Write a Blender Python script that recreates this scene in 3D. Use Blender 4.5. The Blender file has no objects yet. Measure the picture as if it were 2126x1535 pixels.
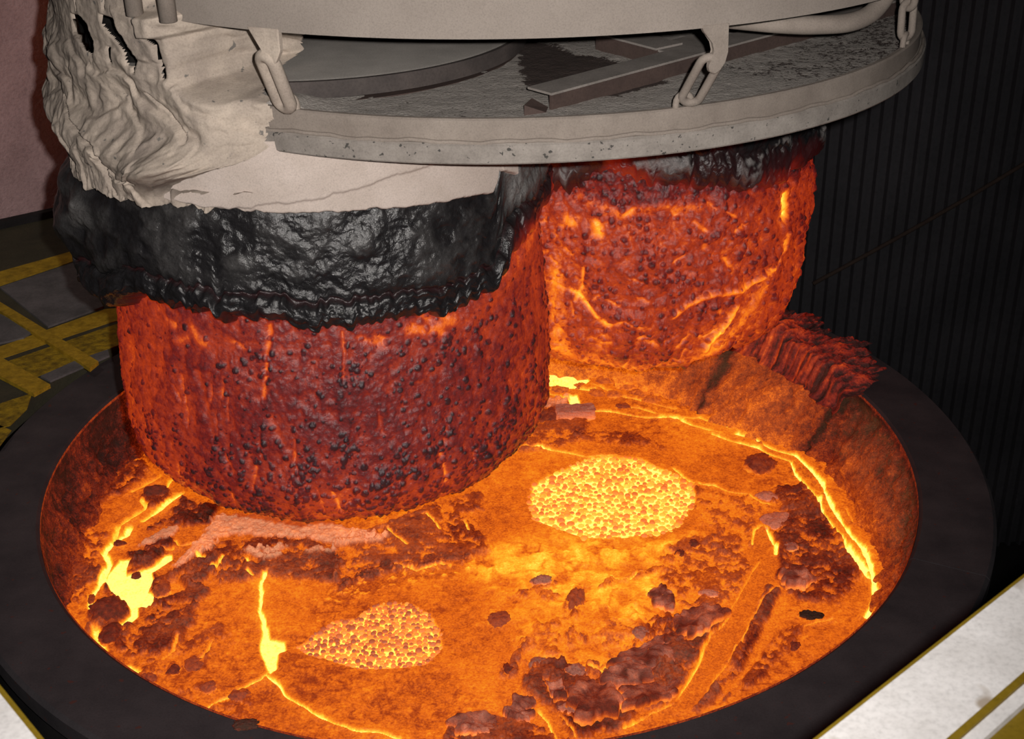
import bpy, bmesh, math, random
import numpy as np
from mathutils import Vector, Matrix

random.seed(7)
SC = bpy.context.scene
COL = SC.collection

# ------------------------------------------------------------------ camera, world, lamps, exposure
CAM = Vector((0.0, -4.407326, 2.583968))
RT = Vector((0.999282, -0.035049, -0.014392))
UP = Vector((0.028675, 0.451296, 0.891913))
FW = Vector((0.024765, 0.891686, -0.451977))
cd = bpy.data.cameras.new('camera')
cam = bpy.data.objects.new('camera', cd)
COL.objects.link(cam)
cam.matrix_world = Matrix(((RT.x, UP.x, -FW.x, CAM.x), (RT.y, UP.y, -FW.y, CAM.y), (RT.z, UP.z, -FW.z, CAM.z), (0, 0, 0, 1)))
cd.sensor_fit = 'HORIZONTAL'
cd.sensor_width = 36
cd.lens = 2794.74 / 2126 * 36
cd.clip_start = 0.05
cd.dof.use_dof = True
cd.dof.focus_distance = 4.1
cd.dof.aperture_fstop = 11.0
SC.camera = cam

w = bpy.data.worlds.new('mill_gloom')
SC.world = w
w.use_nodes = True
w.node_tree.nodes['Background'].inputs[0].default_value = (0.6, 0.62, 0.75, 1)
w.node_tree.nodes['Background'].inputs[1].default_value = 0.012

fl = bpy.data.lights.new('camera_flash', 'SPOT')
fl.energy = 520
fl.spot_size = math.radians(82)
fl.spot_blend = 1.0
fl.shadow_soft_size = 0.018
fl.color = (1.0, 0.95, 0.9)
flo = bpy.data.objects.new('camera_flash', fl)
COL.objects.link(flo)
flo.location = CAM + RT * 0.085 + UP * 0.05 - FW * 0.02
flo.rotation_euler = (FW - RT * 0.10 + UP * 0.10).to_track_quat('-Z', 'Y').to_euler()
bay = bpy.data.lights.new('fill_lamp', 'SPOT')        # unseen fill lamp, added to brighten the left deck and wall
bay.energy = 90
bay.spot_size = math.radians(70)
bay.spot_blend = 0.8
bay.shadow_soft_size = 0.3
bay.color = (1.0, 0.9, 0.75)
fill_o = bpy.data.objects.new('fill_lamp', bay)
COL.objects.link(fill_o)
fill_o.location = (-4.2, 0.6, 5.5)
fill_o.rotation_euler = (Vector((-3.1, 1.7, 0)) - Vector(fill_o.location)).to_track_quat('-Z', 'Y').to_euler()

vs = SC.view_settings
SC.display_settings.display_device = 'sRGB'
vs.view_transform = 'Standard'
vs.look = 'None'
vs.exposure = 0
vs.gamma = 1
vs.use_curve_mapping = False
SC.cycles.use_denoising = True
SC.cycles.max_bounces = 5
SC.cycles.diffuse_bounces = 3
SC.cycles.glossy_bounces = 3
SC.cycles.sample_clamp_indirect = 6

# ------------------------------------------------------------------ data: outlines on the bath (metres, ladle axis at 0,0)
LINES=[(1,0.0062,0.06,[(-0.798,-0.328),(-0.808,-0.383),(-0.792,-0.432),(-0.794,-0.491),(-0.791,-0.537),(-0.768,-0.595),(-0.754,-0.646)]),(1,0.0041,0.05,[(-0.719,-0.874),(-0.74,-0.913),(-0.769,-0.936),(-0.798,-0.959),(-0.831,-0.996),(-0.872,-1.022),(-0.903,-1.063)]),(1,0.0048,0.05,[(-0.722,-0.899),(-0.679,-0.936),(-0.647,-0.986),(-0.591,-1.037),(-0.536,-1.086),(-0.476,-1.126),(-0.411,-1.166),(-0.342,-1.183),(-0.279,-1.217)]),(0.98,0.0123,0.05,[(-1.406,-0.492),(-1.415,-0.41),(-1.396,-0.326),(-1.39,-0.226),(-1.428,-0.14),(-1.402,-0.075),(-1.367,-0.03),(-1.364,0.011)]),(0.95,0.0089,0.05,[(-1.325,0.065),(-1.277,0.134),(-1.244,0.205),(-1.206,0.263)]),(0.86,0.0089,0.05,[(-1.397,-0.095),(-1.41,0.028),(-1.361,0.124),(-1.331,0.166),(-1.356,0.211)]),(0.85,0.0061,0.04,[(-1.276,0.312),(-1.266,0.389)]),(0.75,0.0092,0.04,[(-1.424,0.29),(-1.388,0.327),(-1.33,0.401)]),(0.9,0.0093,0.03,[(-1.056,-0.2),(-1.038,-0.22)]),(0.85,0.0064,0.03,[(-0.994,-0.286),(-0.972,-0.262),(-0.958,-0.231)]),(0.9,0.0055,0.03,[(-0.879,-0.216),(-0.864,-0.255)]),(0.9,0.0045,0.03,[(-0.864,-0.312),(-0.842,-0.342)]),(0.8,0.0057,0.03,[(-1.167,-0.082),(-1.151,-0.123),(-1.088,-0.099)]),(0.75,0.0066,0.04,[(-1.289,-0.18),(-1.237,-0.144),(-1.17,-0.141)]),(0.72,0.0043,0.03,[(-1.081,-0.794),(-1.055,-0.754),(-1.054,-0.69)]),(0.72,0.0042,0.03,[(-0.96,-0.8),(-0.939,-0.77),(-0.934,-0.718)]),(0.85,0.0046,0.03,[(-0.359,-0.053),(-0.321,-0.129),(-0.289,-0.178)]),(0.85,0.0038,0.03,[(-0.211,0.044),(-0.171,-0.042),(-0.159,-0.084)]),(0.85,0.0037,0.03,[(-0.067,-0.021),(-0.052,-0.09)]),(0.84,0.0045,0.03,[(-0.33,-0.285),(-0.285,-0.307),(-0.248,-0.325),(-0.189,-0.306),(-0.131,-0.296)]),(0.98,0.0041,0.05,[(0.168,0.549),(0.218,0.529),(0.261,0.535),(0.31,0.507),(0.383,0.469),(0.44,0.441),(0.566,0.45),(0.661,0.403),(0.735,0.335)]),(0.97,0.005,0.05,[(0.794,0.331),(0.832,0.251),(0.858,0.211)]),(0.96,0.0039,0.04,[(0.881,0.202),(0.935,0.191),(0.991,0.143),(1.065,0.109),(1.094,0.055),(1.122,0.036)]),(1,0.0097,0.06,[(1.109,0.603),(1.182,0.539),(1.236,0.468),(1.317,0.413),(1.349,0.299),(1.376,0.173),(1.366,0.069),(1.377,-0.075),(1.391,-0.199),(1.415,-0.28),(1.417,-0.382),(1.391,-0.527),(1.362,-0.608),(1.31,-0.696)]),(0.97,0.0078,0.05,[(0.996,0.601),(1.071,0.537),(1.177,0.471),(1.217,0.419),(1.281,0.367),(1.273,0.256),(1.301,0.162),(1.324,0.057),(1.319,-0.029),(1.337,-0.142),(1.358,-0.211),(1.346,-0.315),(1.367,-0.404),(1.383,-0.479)]),(1,0.0148,0.05,[(1.356,-0.263),(1.358,-0.328),(1.374,-0.38),(1.382,-0.43)]),(0.96,0.0075,0.05,[(0.298,1.041),(0.361,1.004),(0.439,0.871),(0.607,0.824),(0.729,0.773),(0.856,0.765),(0.929,0.687),(1.023,0.617)]),(0.9,0.0053,0.04,[(0.613,0.883),(0.718,0.853),(0.854,0.748),(0.962,0.758),(1.055,0.679),(1.166,0.6)]),(0.9,0.01,0.05,[(0.299,1.065),(0.433,1.076),(0.519,1.042)]),(0.8,0.0066,0.04,[(0.524,1.099),(0.644,0.973),(0.748,0.92),(0.868,0.844)]),(0.82,0.0037,0.02,[(1.06,-0.112),(1.032,-0.138),(1.018,-0.231)]),(0.95,0.0047,0.03,[(1.079,-0.114),(1.089,-0.195),(1.097,-0.249),(1.084,-0.3)]),(0.72,0.0026,0.02,[(1.016,-0.335),(0.96,-0.431),(0.893,-0.559),(0.862,-0.615),(0.832,-0.703),(0.771,-0.776),(0.726,-0.848)]),(0.85,0.0032,0.02,[(0.726,-0.848),(0.667,-0.967),(0.606,-1.071)]),(0.7,0.0034,0.02,[(1.051,-0.497),(0.975,-0.575),(0.907,-0.708),(0.866,-0.813),(0.735,-0.99),(0.689,-1.075)]),(0.78,0.0034,0.03,[(1.079,-0.739),(1.141,-0.709),(1.191,-0.701)]),(0.8,0.0039,0.03,[(0.418,-1.208),(0.498,-1.158),(0.588,-1.098)]),(0.9,0.0039,0.03,[(0.151,-1.113),(0.18,-1.16),(0.201,-1.224),(0.211,-1.259)]),(0.72,0.0031,0.02,[(0.219,-1.135),(0.252,-1.191),(0.267,-1.236)]),(0.85,0.0035,0.03,[(0.452,-0.434),(0.509,-0.443),(0.563,-0.409)]),(0.82,0.0081,0.04,[(0.337,-0.93),(0.374,-0.952),(0.425,-0.904)]),(0.8,0.0086,0.04,[(0.519,-0.608),(0.541,-0.654)]),(0.7,0.004,0.02,[(1.468,0.122),(1.503,0.105),(1.484,0.004)]),(0.7,0.0039,0.02,[(1.472,-0.01),(1.492,-0.053),(1.469,-0.108)]),(0.7,0.0038,0.02,[(1.481,-0.177),(1.496,-0.232)]),(0.7,0.0037,0.02,[(1.416,-0.306),(1.496,-0.284)]),(0.7,0.0039,0.02,[(1.418,-0.007),(1.424,-0.106)])]
POLYS=[('t',0.72,0.8,0.1,[(-0.045,-0.322),(0.267,-0.151),(0.717,-0.209),(0.86,-0.432),(0.765,-0.786),(0.532,-0.948),(0.218,-0.932),(0.082,-0.75)]),('t',0.7,0.6,0.08,[(-0.008,-0.168),(0.449,-0.162),(0.817,-0.15),(0.699,-0.333),(0.165,-0.364),(-0.081,-0.38)]),('d',0.3,0.9,0.04,[(-1.362,-0.585),(-1.217,-0.525),(-1.151,-0.506),(-1.013,-0.49),(-0.994,-0.397),(-0.909,-0.34),(-0.948,-0.225),(-1.15,-0.29),(-1.27,-0.271),(-1.354,-0.353),(-1.407,-0.515),(-1.372,-0.629)]),('d',0.34,0.95,0.03,[(-1.207,-0.571),(-1.151,-0.506),(-1.013,-0.49),(-1.021,-0.604),(-1.056,-0.711),(-1.096,-0.783),(-1.203,-0.777),(-1.297,-0.72),(-1.336,-0.609)]),('d',0.34,0.95,0.03,[(-1.137,-0.278),(-1.002,-0.118),(-0.858,-0.072),(-0.555,-0.143),(-0.535,-0.398),(-0.675,-0.366),(-0.801,-0.334),(-0.905,-0.365),(-1.028,-0.407),(-1.136,-0.365)]),('d',0.38,0.9,0.03,[(-1.648,-0.0),(-1.56,0.107),(-1.425,-0.04),(-1.431,-0.146),(-1.403,-0.326),(-1.413,-0.492),(-1.524,-0.416),(-1.617,-0.201)]),('d',0.26,0.95,0.02,[(-1.385,0.273),(-1.321,0.315),(-1.255,0.265),(-1.249,0.191),(-1.313,0.158),(-1.362,0.204)]),('d',0.22,0.95,0.02,[(-1.227,0.116),(-1.174,0.216),(-1.042,0.135),(-1.057,0.036),(-1.135,0.04),(-1.208,0.016),(-1.298,0.008)]),('d',0.24,0.95,0.02,[(-1.34,-0.151),(-1.268,-0.103),(-1.184,-0.067),(-1.159,-0.122),(-1.239,-0.209),(-1.314,-0.205)]),('d',0.25,0.95,0.015,[(-1.323,-0.23),(-1.25,-0.157),(-1.182,-0.16),(-1.231,-0.248),(-1.284,-0.238)]),('d',0.4,0.85,0.03,[(-0.554,-0.143),(-0.41,-0.029),(-0.235,0.074),(-0.022,0.194),(0.005,-0.094),(-0.005,-0.226),(-0.131,-0.283),(-0.321,-0.323),(-0.463,-0.377),(-0.529,-0.446)]),('s',0.5,0.6,0.05,[(-0.535,-0.373),(-0.322,-0.286),(-0.101,-0.285),(-0.013,-0.252),(-0.13,-0.371),(-0.317,-0.41),(-0.456,-0.486),(-0.525,-0.505)]),('d',0.42,0.7,0.03,[(0.395,0.62),(0.5,0.649),(0.672,0.638),(0.774,0.496),(0.711,0.533),(0.493,0.563)]),('d',0.4,0.8,0.03,[(0.224,0.884),(0.399,0.919),(0.492,0.735),(0.371,0.532),(0.187,0.523)]),('d',0.3,0.95,0.025,[(1.129,-0.004),(1.251,0.017),(1.312,-0.057),(1.354,-0.197),(1.337,-0.352),(1.361,-0.453),(1.322,-0.547),(1.22,-0.612),(1.103,-0.571),(1.057,-0.485),(1.103,-0.236)]),('d',0.34,0.85,0.025,[(1.189,0.169),(1.288,0.178),(1.327,0.071),(1.319,-0.029),(1.248,0.003),(1.149,-0.02),(1.139,0.082)]),('d',0.45,0.7,0.03,[(0.898,-0.117),(1.051,-0.042),(1.029,-0.232),(0.989,-0.282),(0.884,-0.289),(0.85,-0.222)]),('d',0.5,0.6,0.03,[(0.852,0.173),(1.063,0.101),(1.116,0.011),(1.051,-0.042),(0.924,-0.105),(0.807,-0.112)]),('d',0.28,0.95,0.02,[(0.648,-0.694),(0.742,-0.665),(0.841,-0.693),(0.817,-0.746),(0.721,-0.837),(0.678,-0.897),(0.645,-0.985),(0.594,-1.07),(0.556,-1.068),(0.601,-0.735)]),('d',0.28,0.95,0.02,[(1.01,-0.507),(1.043,-0.52),(1.007,-0.623),(0.945,-0.721),(0.895,-0.836),(0.826,-0.955),(0.705,-1.095),(0.655,-1.129),(0.759,-0.962),(0.861,-0.803),(0.933,-0.642)]),('d',0.45,0.85,0.02,[(0.895,-0.696),(0.925,-0.752),(0.843,-0.865),(0.806,-0.954),(0.727,-1.038),(0.771,-0.932),(0.853,-0.813)]),('d',0.4,0.8,0.02,[(1.065,-0.738),(0.997,-0.862),(0.897,-0.959),(0.806,-1.062),(0.742,-1.096),(0.881,-0.908),(0.991,-0.767)]),('d',0.3,0.95,0.03,[(0.214,-0.903),(0.32,-0.978),(0.433,-0.955),(0.612,-0.934),(0.586,-1.116),(0.459,-1.174),(0.392,-1.216),(0.257,-1.218),(0.201,-1.115),(0.113,-0.977),(0.137,-0.879)]),('d',0.38,0.95,0.02,[(-0.125,-1.171),(-0.088,-1.146),(-0.0,-1.132),(0.147,-1.185),(0.253,-1.262),(0.202,-1.294),(-0.16,-1.275)]),('d',0.44,0.8,0.015,[(0.323,-0.784),(0.417,-0.914),(0.535,-0.817),(0.638,-0.748),(0.656,-0.627),(0.557,-0.689),(0.609,-0.714),(0.467,-0.824),(0.382,-0.871)]),('d',0.42,0.8,0.012,[(0.307,-0.978),(0.445,-0.965),(0.486,-0.947),(0.612,-0.934),(0.613,-0.924),(0.488,-0.928),(0.435,-0.935),(0.414,-0.883),(0.377,-0.922),(0.332,-0.909)]),('d',0.42,0.8,0.012,[(0.128,-0.774),(0.098,-0.846),(0.05,-0.915),(0.055,-0.964),(0.095,-0.947),(0.131,-0.848),(0.155,-0.776)]),('d',0.52,0.7,0.012,[(0.258,-0.639),(0.312,-0.48),(0.339,-0.494),(0.338,-0.677),(0.265,-0.834),(0.247,-0.905),(0.276,-0.782),(0.311,-0.675)]),('d',0.45,0.7,0.012,[(0.46,-0.428),(0.626,-0.376),(0.639,-0.389),(0.508,-0.449),(0.397,-0.485)]),('d',0.47,0.7,0.012,[(0.111,-0.505),(0.17,-0.461),(0.26,-0.405),(0.273,-0.424),(0.183,-0.497),(0.252,-0.524),(0.236,-0.547),(0.125,-0.529)]),('d',0.46,0.75,0.03,[(0.731,-0.215),(0.859,-0.169),(0.952,-0.28),(0.982,-0.358),(0.918,-0.502),(0.855,-0.615),(0.761,-0.633),(0.688,-0.606),(0.652,-0.463),(0.657,-0.315)]),('d',0.5,0.6,0.03,[(0.174,-0.668),(0.34,-0.655),(0.462,-0.684),(0.552,-0.732),(0.427,-0.884),(0.334,-0.806),(0.231,-0.853),(0.153,-0.818)]),('c',0.56,1,0.008,[(1.042,-0.125),(1.08,-0.127),(1.086,-0.209),(1.092,-0.288),(1.078,-0.388),(1.041,-0.46),(0.996,-0.506),(0.956,-0.597),(0.907,-0.708),(0.861,-0.803),(0.765,-0.932),(0.689,-1.075),(0.622,-1.137),(0.569,-1.153),(0.605,-1.08),(0.666,-0.977),(0.717,-0.858),(0.771,-0.776),(0.832,-0.703),(0.862,-0.615),(0.904,-0.536),(0.96,-0.431),(1.016,-0.335),(1.014,-0.231)]),('c',0.6,1,0.01,[(1.017,-0.578),(1.08,-0.546),(1.044,-0.648),(0.997,-0.734),(0.913,-0.879),(0.817,-1.004),(0.752,-1.078),(0.826,-0.955),(0.913,-0.816),(0.982,-0.678)]),('d',0.33,0.95,0.03,[(-1.62,0.04),(-1.582,0.166),(-1.488,0.234),(-1.408,0.382),(-1.332,0.538),(-1.442,0.545),(-1.556,0.391),(-1.633,0.242),(-1.659,0.098)]),('d',0.42,0.6,0.04,[(-1.052,-0.733),(-0.977,-0.661),(-0.924,-0.609),(-0.893,-0.72),(-0.957,-0.821),(-1.036,-0.888),(-1.144,-0.872),(-1.186,-0.799)]),('d',0.45,0.5,0.03,[(-0.997,-0.958),(-0.873,-0.936),(-0.771,-0.97),(-0.739,-1.067),(-0.848,-1.089),(-0.951,-1.037)]),('a',0.46,1,0.02,[(-1.015,0.112),(-0.878,0.082),(-0.568,0.008),(-0.361,-0.114),(-0.397,-0.152),(-0.554,-0.156),(-0.664,-0.11),(-0.779,-0.09),(-0.938,-0.04),(-1.011,-0.063),(-1.024,-0.169),(-1.087,-0.23),(-1.129,-0.285),(-1.147,-0.227),(-1.104,-0.138),(-1.074,-0.046),(-1.044,0.049)]),('a',0.42,1,0.012,[(-1.311,-0.114),(-1.274,-0.035),(-1.208,0.016),(-1.177,0.015),(-1.192,-0.067),(-1.26,-0.103)]),('a',0.4,0.8,0.012,[(-0.663,-0.189),(-0.554,-0.156),(-0.55,-0.209),(-0.647,-0.203)]),('a',0.4,0.9,0.01,[(-0.905,-0.163),(-0.866,-0.178),(-0.772,-0.157),(-0.734,-0.159),(-0.764,-0.223),(-0.814,-0.233),(-0.861,-0.211)]),('a',0.42,0.8,0.02,[(0.272,0.972),(0.394,1.002),(0.376,0.897),(0.256,0.882)]),('b',1.0,1,0.004,[(-1.385,-0.327),(-1.358,-0.202),(-1.331,-0.191),(-1.299,-0.206),(-1.32,-0.243),(-1.309,-0.294),(-1.27,-0.271),(-1.219,-0.236),(-1.194,-0.173),(-1.169,-0.168),(-1.159,-0.201),(-1.199,-0.262),(-1.219,-0.274),(-1.199,-0.337),(-1.212,-0.397),(-1.185,-0.422),(-1.177,-0.481),(-1.201,-0.498),(-1.231,-0.49),(-1.22,-0.542),(-1.244,-0.592),(-1.26,-0.613),(-1.274,-0.596),(-1.249,-0.535),(-1.257,-0.5),(-1.296,-0.452),(-1.352,-0.389)]),('b',1.0,1,0.006,[(-0.772,-0.617),(-0.748,-0.641),(-0.735,-0.696),(-0.684,-0.72),(-0.673,-0.763),(-0.697,-0.783),(-0.698,-0.855),(-0.714,-0.889),(-0.727,-0.864),(-0.757,-0.78),(-0.77,-0.737),(-0.766,-0.662)]),('b',0.97,1,0.006,[(0.304,1.161),(0.359,1.318),(0.449,1.292),(0.517,1.148),(0.454,1.065),(0.324,1.111)]),('b',1.0,1,0.005,[(0.405,1.001),(0.441,1.009),(0.454,0.892),(0.423,0.774),(0.401,0.828)]),('b',0.92,1,0.008,[(-1.216,-0.812),(-1.19,-0.809),(-1.142,-0.847),(-1.171,-0.865)]),('b',0.93,1,0.008,[(-1.367,-0.607),(-1.335,-0.615),(-1.287,-0.731),(-1.308,-0.73),(-1.341,-0.674)]),('o',0.62,1,0.006,[(-1.146,-0.346),(-1.119,-0.335),(-1.071,-0.405),(-1.077,-0.428),(-1.119,-0.449)]),('o',0.95,1,0.01,[(0.198,0.124),(0.205,0.232),(0.296,0.32),(0.434,0.421),(0.547,0.441),(0.664,0.407),(0.779,0.292),(0.849,0.195),(0.842,0.087),(0.778,-0.021),(0.702,-0.117),(0.541,-0.157),(0.395,-0.149),(0.29,-0.08),(0.204,-0.015)]),('o',0.93,1,0.01,[(-0.635,-0.75),(-0.577,-0.675),(-0.515,-0.62),(-0.45,-0.602),(-0.387,-0.531),(-0.268,-0.526),(-0.199,-0.593),(-0.159,-0.676),(-0.15,-0.776),(-0.197,-0.856),(-0.289,-0.869),(-0.416,-0.869),(-0.515,-0.82),(-0.598,-0.79)])]
ROCKS=[(1.131,-0.078,0.063,0.042,'pale'),(1.131,0.102,0.051,0.029,'pale'),(1.153,0.347,0.063,0.067,'knob'),(1.143,-0.268,0.028,0.02,'grey'),(1.145,-0.412,0.042,0.02,'dark'),(1.108,-0.484,0.054,0.021,'brown'),(1.28,-0.479,0.029,0.025,'dark'),(1.135,-0.676,0.052,0.019,'gloss'),(1.027,-0.833,0.027,0.024,'dark'),(0.786,-0.235,0.024,0.018,'dark'),(0.728,-0.279,0.023,0.018,'dark'),(0.613,-0.579,0.036,0.026,'grey'),(0.526,-0.76,0.037,0.025,'grey'),(0.18,-0.896,0.042,0.026,'grey'),(0.288,-0.96,0.039,0.024,'grey'),(0.078,-0.92,0.024,0.029,'dark'),(0.047,-0.645,0.041,0.036,'brown'),(0.202,-0.46,0.04,0.018,'grey'),(0.312,-0.569,0.034,0.048,'brown'),(-1.326,-0.524,0.066,0.047,'dark'),(-1.281,-0.293,0.022,0.019,'dark'),(-1.281,-0.661,0.044,0.044,'dark'),(-1.112,-0.884,0.03,0.025,'brown'),(-1.036,-0.856,0.027,0.02,'dark'),(-0.972,-0.82,0.035,0.03,'brown'),(-1.314,0.244,0.058,0.034,'dark'),(-1.377,-0.104,0.025,0.019,'dark'),(-1.155,-0.415,0.034,0.042,'brown'),(0.634,0.881,0.046,0.024,'brown'),(0.316,0.798,0.07,0.047,'knob'),(-1.546,-0.152,0.029,0.025,'red'),(-1.489,-0.26,0.03,0.028,'red'),(-1.478,-0.368,0.028,0.026,'red'),(-1.416,-0.429,0.026,0.024,'red'),(0.787,-0.558,0.035,0.019,'pale'),(1.248,0.128,0.03,0.02,'dark'),(0.395,-0.929,0.024,0.021,'brown'),(0.354,-0.91,0.018,0.016,'brown'),(-0.909,-0.949,0.033,0.021,'brown'),(-0.794,-0.997,0.037,0.024,'brown'),(0.267,-1.116,0.047,0.027,'grey'),(0.525,1.236,0.046,0.03,'glow'),(0.591,1.143,0.049,0.031,'glow'),(0.667,1.075,0.051,0.029,'glow'),(0.724,1.0,0.044,0.026,'glow'),(0.538,1.012,0.04,0.024,'glow'),(0.468,1.102,0.033,0.022,'glow'),(0.775,0.932,0.044,0.024,'glow'),(0.371,1.051,0.04,0.02,'glow'),(0.613,0.989,0.037,0.022,'glow')]
SLABS=[[(0.416,-0.924),(0.483,-0.856),(0.548,-0.818),(0.638,-0.748),(0.648,-0.823),(0.613,-0.924),(0.485,-0.952),(0.433,-0.955)],[(0.371,-1.02),(0.451,-0.965),(0.521,-0.979),(0.541,-1.024),(0.44,-1.062),(0.371,-1.054)],[(0.272,-1.01),(0.348,-1.028),(0.413,-1.075),(0.411,-1.154),(0.332,-1.199),(0.271,-1.192),(0.251,-1.118)],[(0.078,-1.057),(0.129,-1.046),(0.152,-1.089),(0.11,-1.118),(0.076,-1.101)],[(0.044,-1.13),(0.088,-1.109),(0.141,-1.131),(0.126,-1.171),(0.068,-1.163)],[(-0.119,-1.181),(-0.081,-1.147),(-0.0,-1.137),(0.042,-1.18),(-0.002,-1.222),(-0.088,-1.227)],[(0.427,-1.071),(0.539,-1.038),(0.601,-1.013),(0.597,-1.08),(0.501,-1.14),(0.423,-1.163)],[(0.644,-0.715),(0.735,-0.665),(0.827,-0.692),(0.775,-0.755),(0.689,-0.825),(0.632,-0.801)],[(1.061,-0.467),(1.147,-0.442),(1.178,-0.492),(1.139,-0.537),(1.071,-0.522)],[(0.576,-0.542),(0.635,-0.522),(0.662,-0.581),(0.646,-0.649),(0.588,-0.612)],[(0.188,-1.01),(0.24,-1.013),(0.247,-1.09),(0.209,-1.097)]]
ISL=[[(0.183,0.125),(0.193,0.226),(0.297,0.328),(0.435,0.436),(0.548,0.457),(0.666,0.423),(0.79,0.299),(0.858,0.202),(0.849,0.086),(0.784,-0.031),(0.71,-0.131),(0.539,-0.17),(0.394,-0.162),(0.289,-0.087),(0.196,-0.025)],[(-0.64,-0.75),(-0.577,-0.67),(-0.524,-0.617),(-0.45,-0.607),(-0.388,-0.519),(-0.269,-0.517),(-0.196,-0.588),(-0.154,-0.671),(-0.145,-0.776),(-0.193,-0.864),(-0.289,-0.876),(-0.415,-0.877),(-0.515,-0.825),(-0.601,-0.793)]]
STRIPES=[[(-2.484,1.792),(-2.372,1.889),(-2.066,2.151),(-2.022,2.016),(-2.316,1.703),(-2.426,1.611)],[(-2.199,0.904),(-2.108,1.013),(-1.733,1.391),(-1.644,1.401),(-1.613,1.28),(-1.689,1.227),(-2.069,0.886),(-2.161,0.786)],[(-2.026,0.865),(-1.678,1.19),(-1.606,1.248),(-1.556,1.021),(-1.619,0.962),(-1.864,0.704)],[(-2.036,0.394),(-1.91,0.501),(-1.838,0.555),(-1.82,0.417),(-1.847,0.284),(-1.979,0.215)],[(-1.985,0.235),(-1.89,0.29),(-1.831,0.244),(-1.839,0.121),(-1.925,0.047)]]
PLATES=[[(-2.307,1.673),(-2.003,1.989),(-1.746,1.408),(-1.947,1.198)],[(-2.212,1.357),(-2.001,1.16),(-2.023,1.086),(-2.115,1.038)],[(-1.842,0.698),(-1.727,0.841),(-1.617,0.938),(-1.596,0.879),(-1.789,0.651)]]
BARS=[[(-2.447,1.689),(-1.623,0.799),(-1.644,0.732),(-2.414,1.588)],[(-2.24,1.044),(-1.772,0.594),(-1.818,0.516),(-2.174,0.839)]]

ZB = -0.30
PC = np.array([0.121, -0.042])       # axis of the vessel and of the heat shield
SL = np.array([-0.45, -0.473])       # axis of the nearer snorkel
SR = np.array([0.587, 0.409])        # axis of the farther snorkel

# ------------------------------------------------------------------ numeric helpers
def _hash(ix, iy, iz, s):
    h = (ix.astype(np.int64) * 374761393 + iy.astype(np.int64) * 668265263 + iz.astype(np.int64) * 2147483647 + s * 974634777)
    h = (h ^ (h >> 13)) * 1274126177
    h = h ^ (h >> 16)
    return (h & 0xffff).astype(np.float32) / 32767.5 - 1.0

def vnoise(x, y, z=None, seed=0):
    """smooth value noise, about -1..1"""
    x = np.asarray(x, np.float32); y = np.asarray(y, np.float32)
    ix = np.floor(x); iy = np.floor(y)
    fx = x - ix; fy = y - iy
    fx = fx * fx * fx * (fx * (fx * 6 - 15) + 10); fy = fy * fy * fy * (fy * (fy * 6 - 15) + 10)
    if z is None:
        zz = np.zeros(1)
        a = _hash(ix, iy, zz, seed); b = _hash(ix + 1, iy, zz, seed)
        c = _hash(ix, iy + 1, zz, seed); d = _hash(ix + 1, iy + 1, zz, seed)
        return (a + (b - a) * fx) * (1 - fy) + (c + (d - c) * fx) * fy
    z = np.asarray(z, np.float32)
    iz = np.floor(z); fz = z - iz
    fz = fz * fz * fz * (fz * (fz * 6 - 15) + 10)
    r = []
    for k in (0, 1):
        a = _hash(ix, iy, iz + k, seed); b = _hash(ix + 1, iy, iz + k, seed)
        c = _hash(ix, iy + 1, iz + k, seed); d = _hash(ix + 1, iy + 1, iz + k, seed)
        r.append((a + (b - a) * fx) * (1 - fy) + (c + (d - c) * fx) * fy)
    return r[0] + (r[1] - r[0]) * fz

def fbm(x, y, z=None, seed=0, oct=4, gain=0.5):
    s = 0; a = 1; t = 0
    for o in range(oct):
        k = 2.03 ** o
        s = s + a * vnoise(x * k + o * 7.3, y * k + o * 3.1, None if z is None else z * k, seed + o)
        t += a; a *= gain
    return s / t

def ridge(x, y, z=None, seed=0, oct=3):
    s = 0; a = 1; t = 0
    for o in range(oct):
        k = 2.03 ** o
        s = s + a * (1 - np.abs(vnoise(x * k + o * 5.7, y * k + o * 2.9, None if z is None else z * k, seed + o)) * 2)
        t += a; a *= 0.5
    return s / t

def sstep(a, b, x):
    t = np.clip((x - a) / (b - a), 0, 1)
    return t * t * (3 - 2 * t)

def seg_dist(x, y, pts, closed=False):
    d = np.full(x.shape, 1e9, np.float32)
    n = len(pts)
    for i in range(n if closed else n - 1):
        ax, ay = pts[i]; bx, by = pts[(i + 1) % n]
        dx, dy = bx - ax, by - ay
        L = dx * dx + dy * dy + 1e-12
        t = np.clip(((x - ax) * dx + (y - ay) * dy) / L, 0, 1)
        d = np.minimum(d, (x - ax - t * dx) ** 2 + (y - ay - t * dy) ** 2)
    return np.sqrt(d)

def inside(x, y, pts):
    r = np.zeros(x.shape, bool)
    n = len(pts)
    for i in range(n):
        ax, ay = pts[i]; bx, by = pts[(i + 1) % n]
        if ay == by: continue
        c = ((ay > y) != (by > y)) & (x < (bx - ax) * (y - ay) / (by - ay) + ax)
        r ^= c
    return r

def sdist(x, y, pts):
    """signed distance, positive inside"""
    d = seg_dist(x, y, pts, True)
    return np.where(inside(x, y, pts), d, -d)

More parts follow.
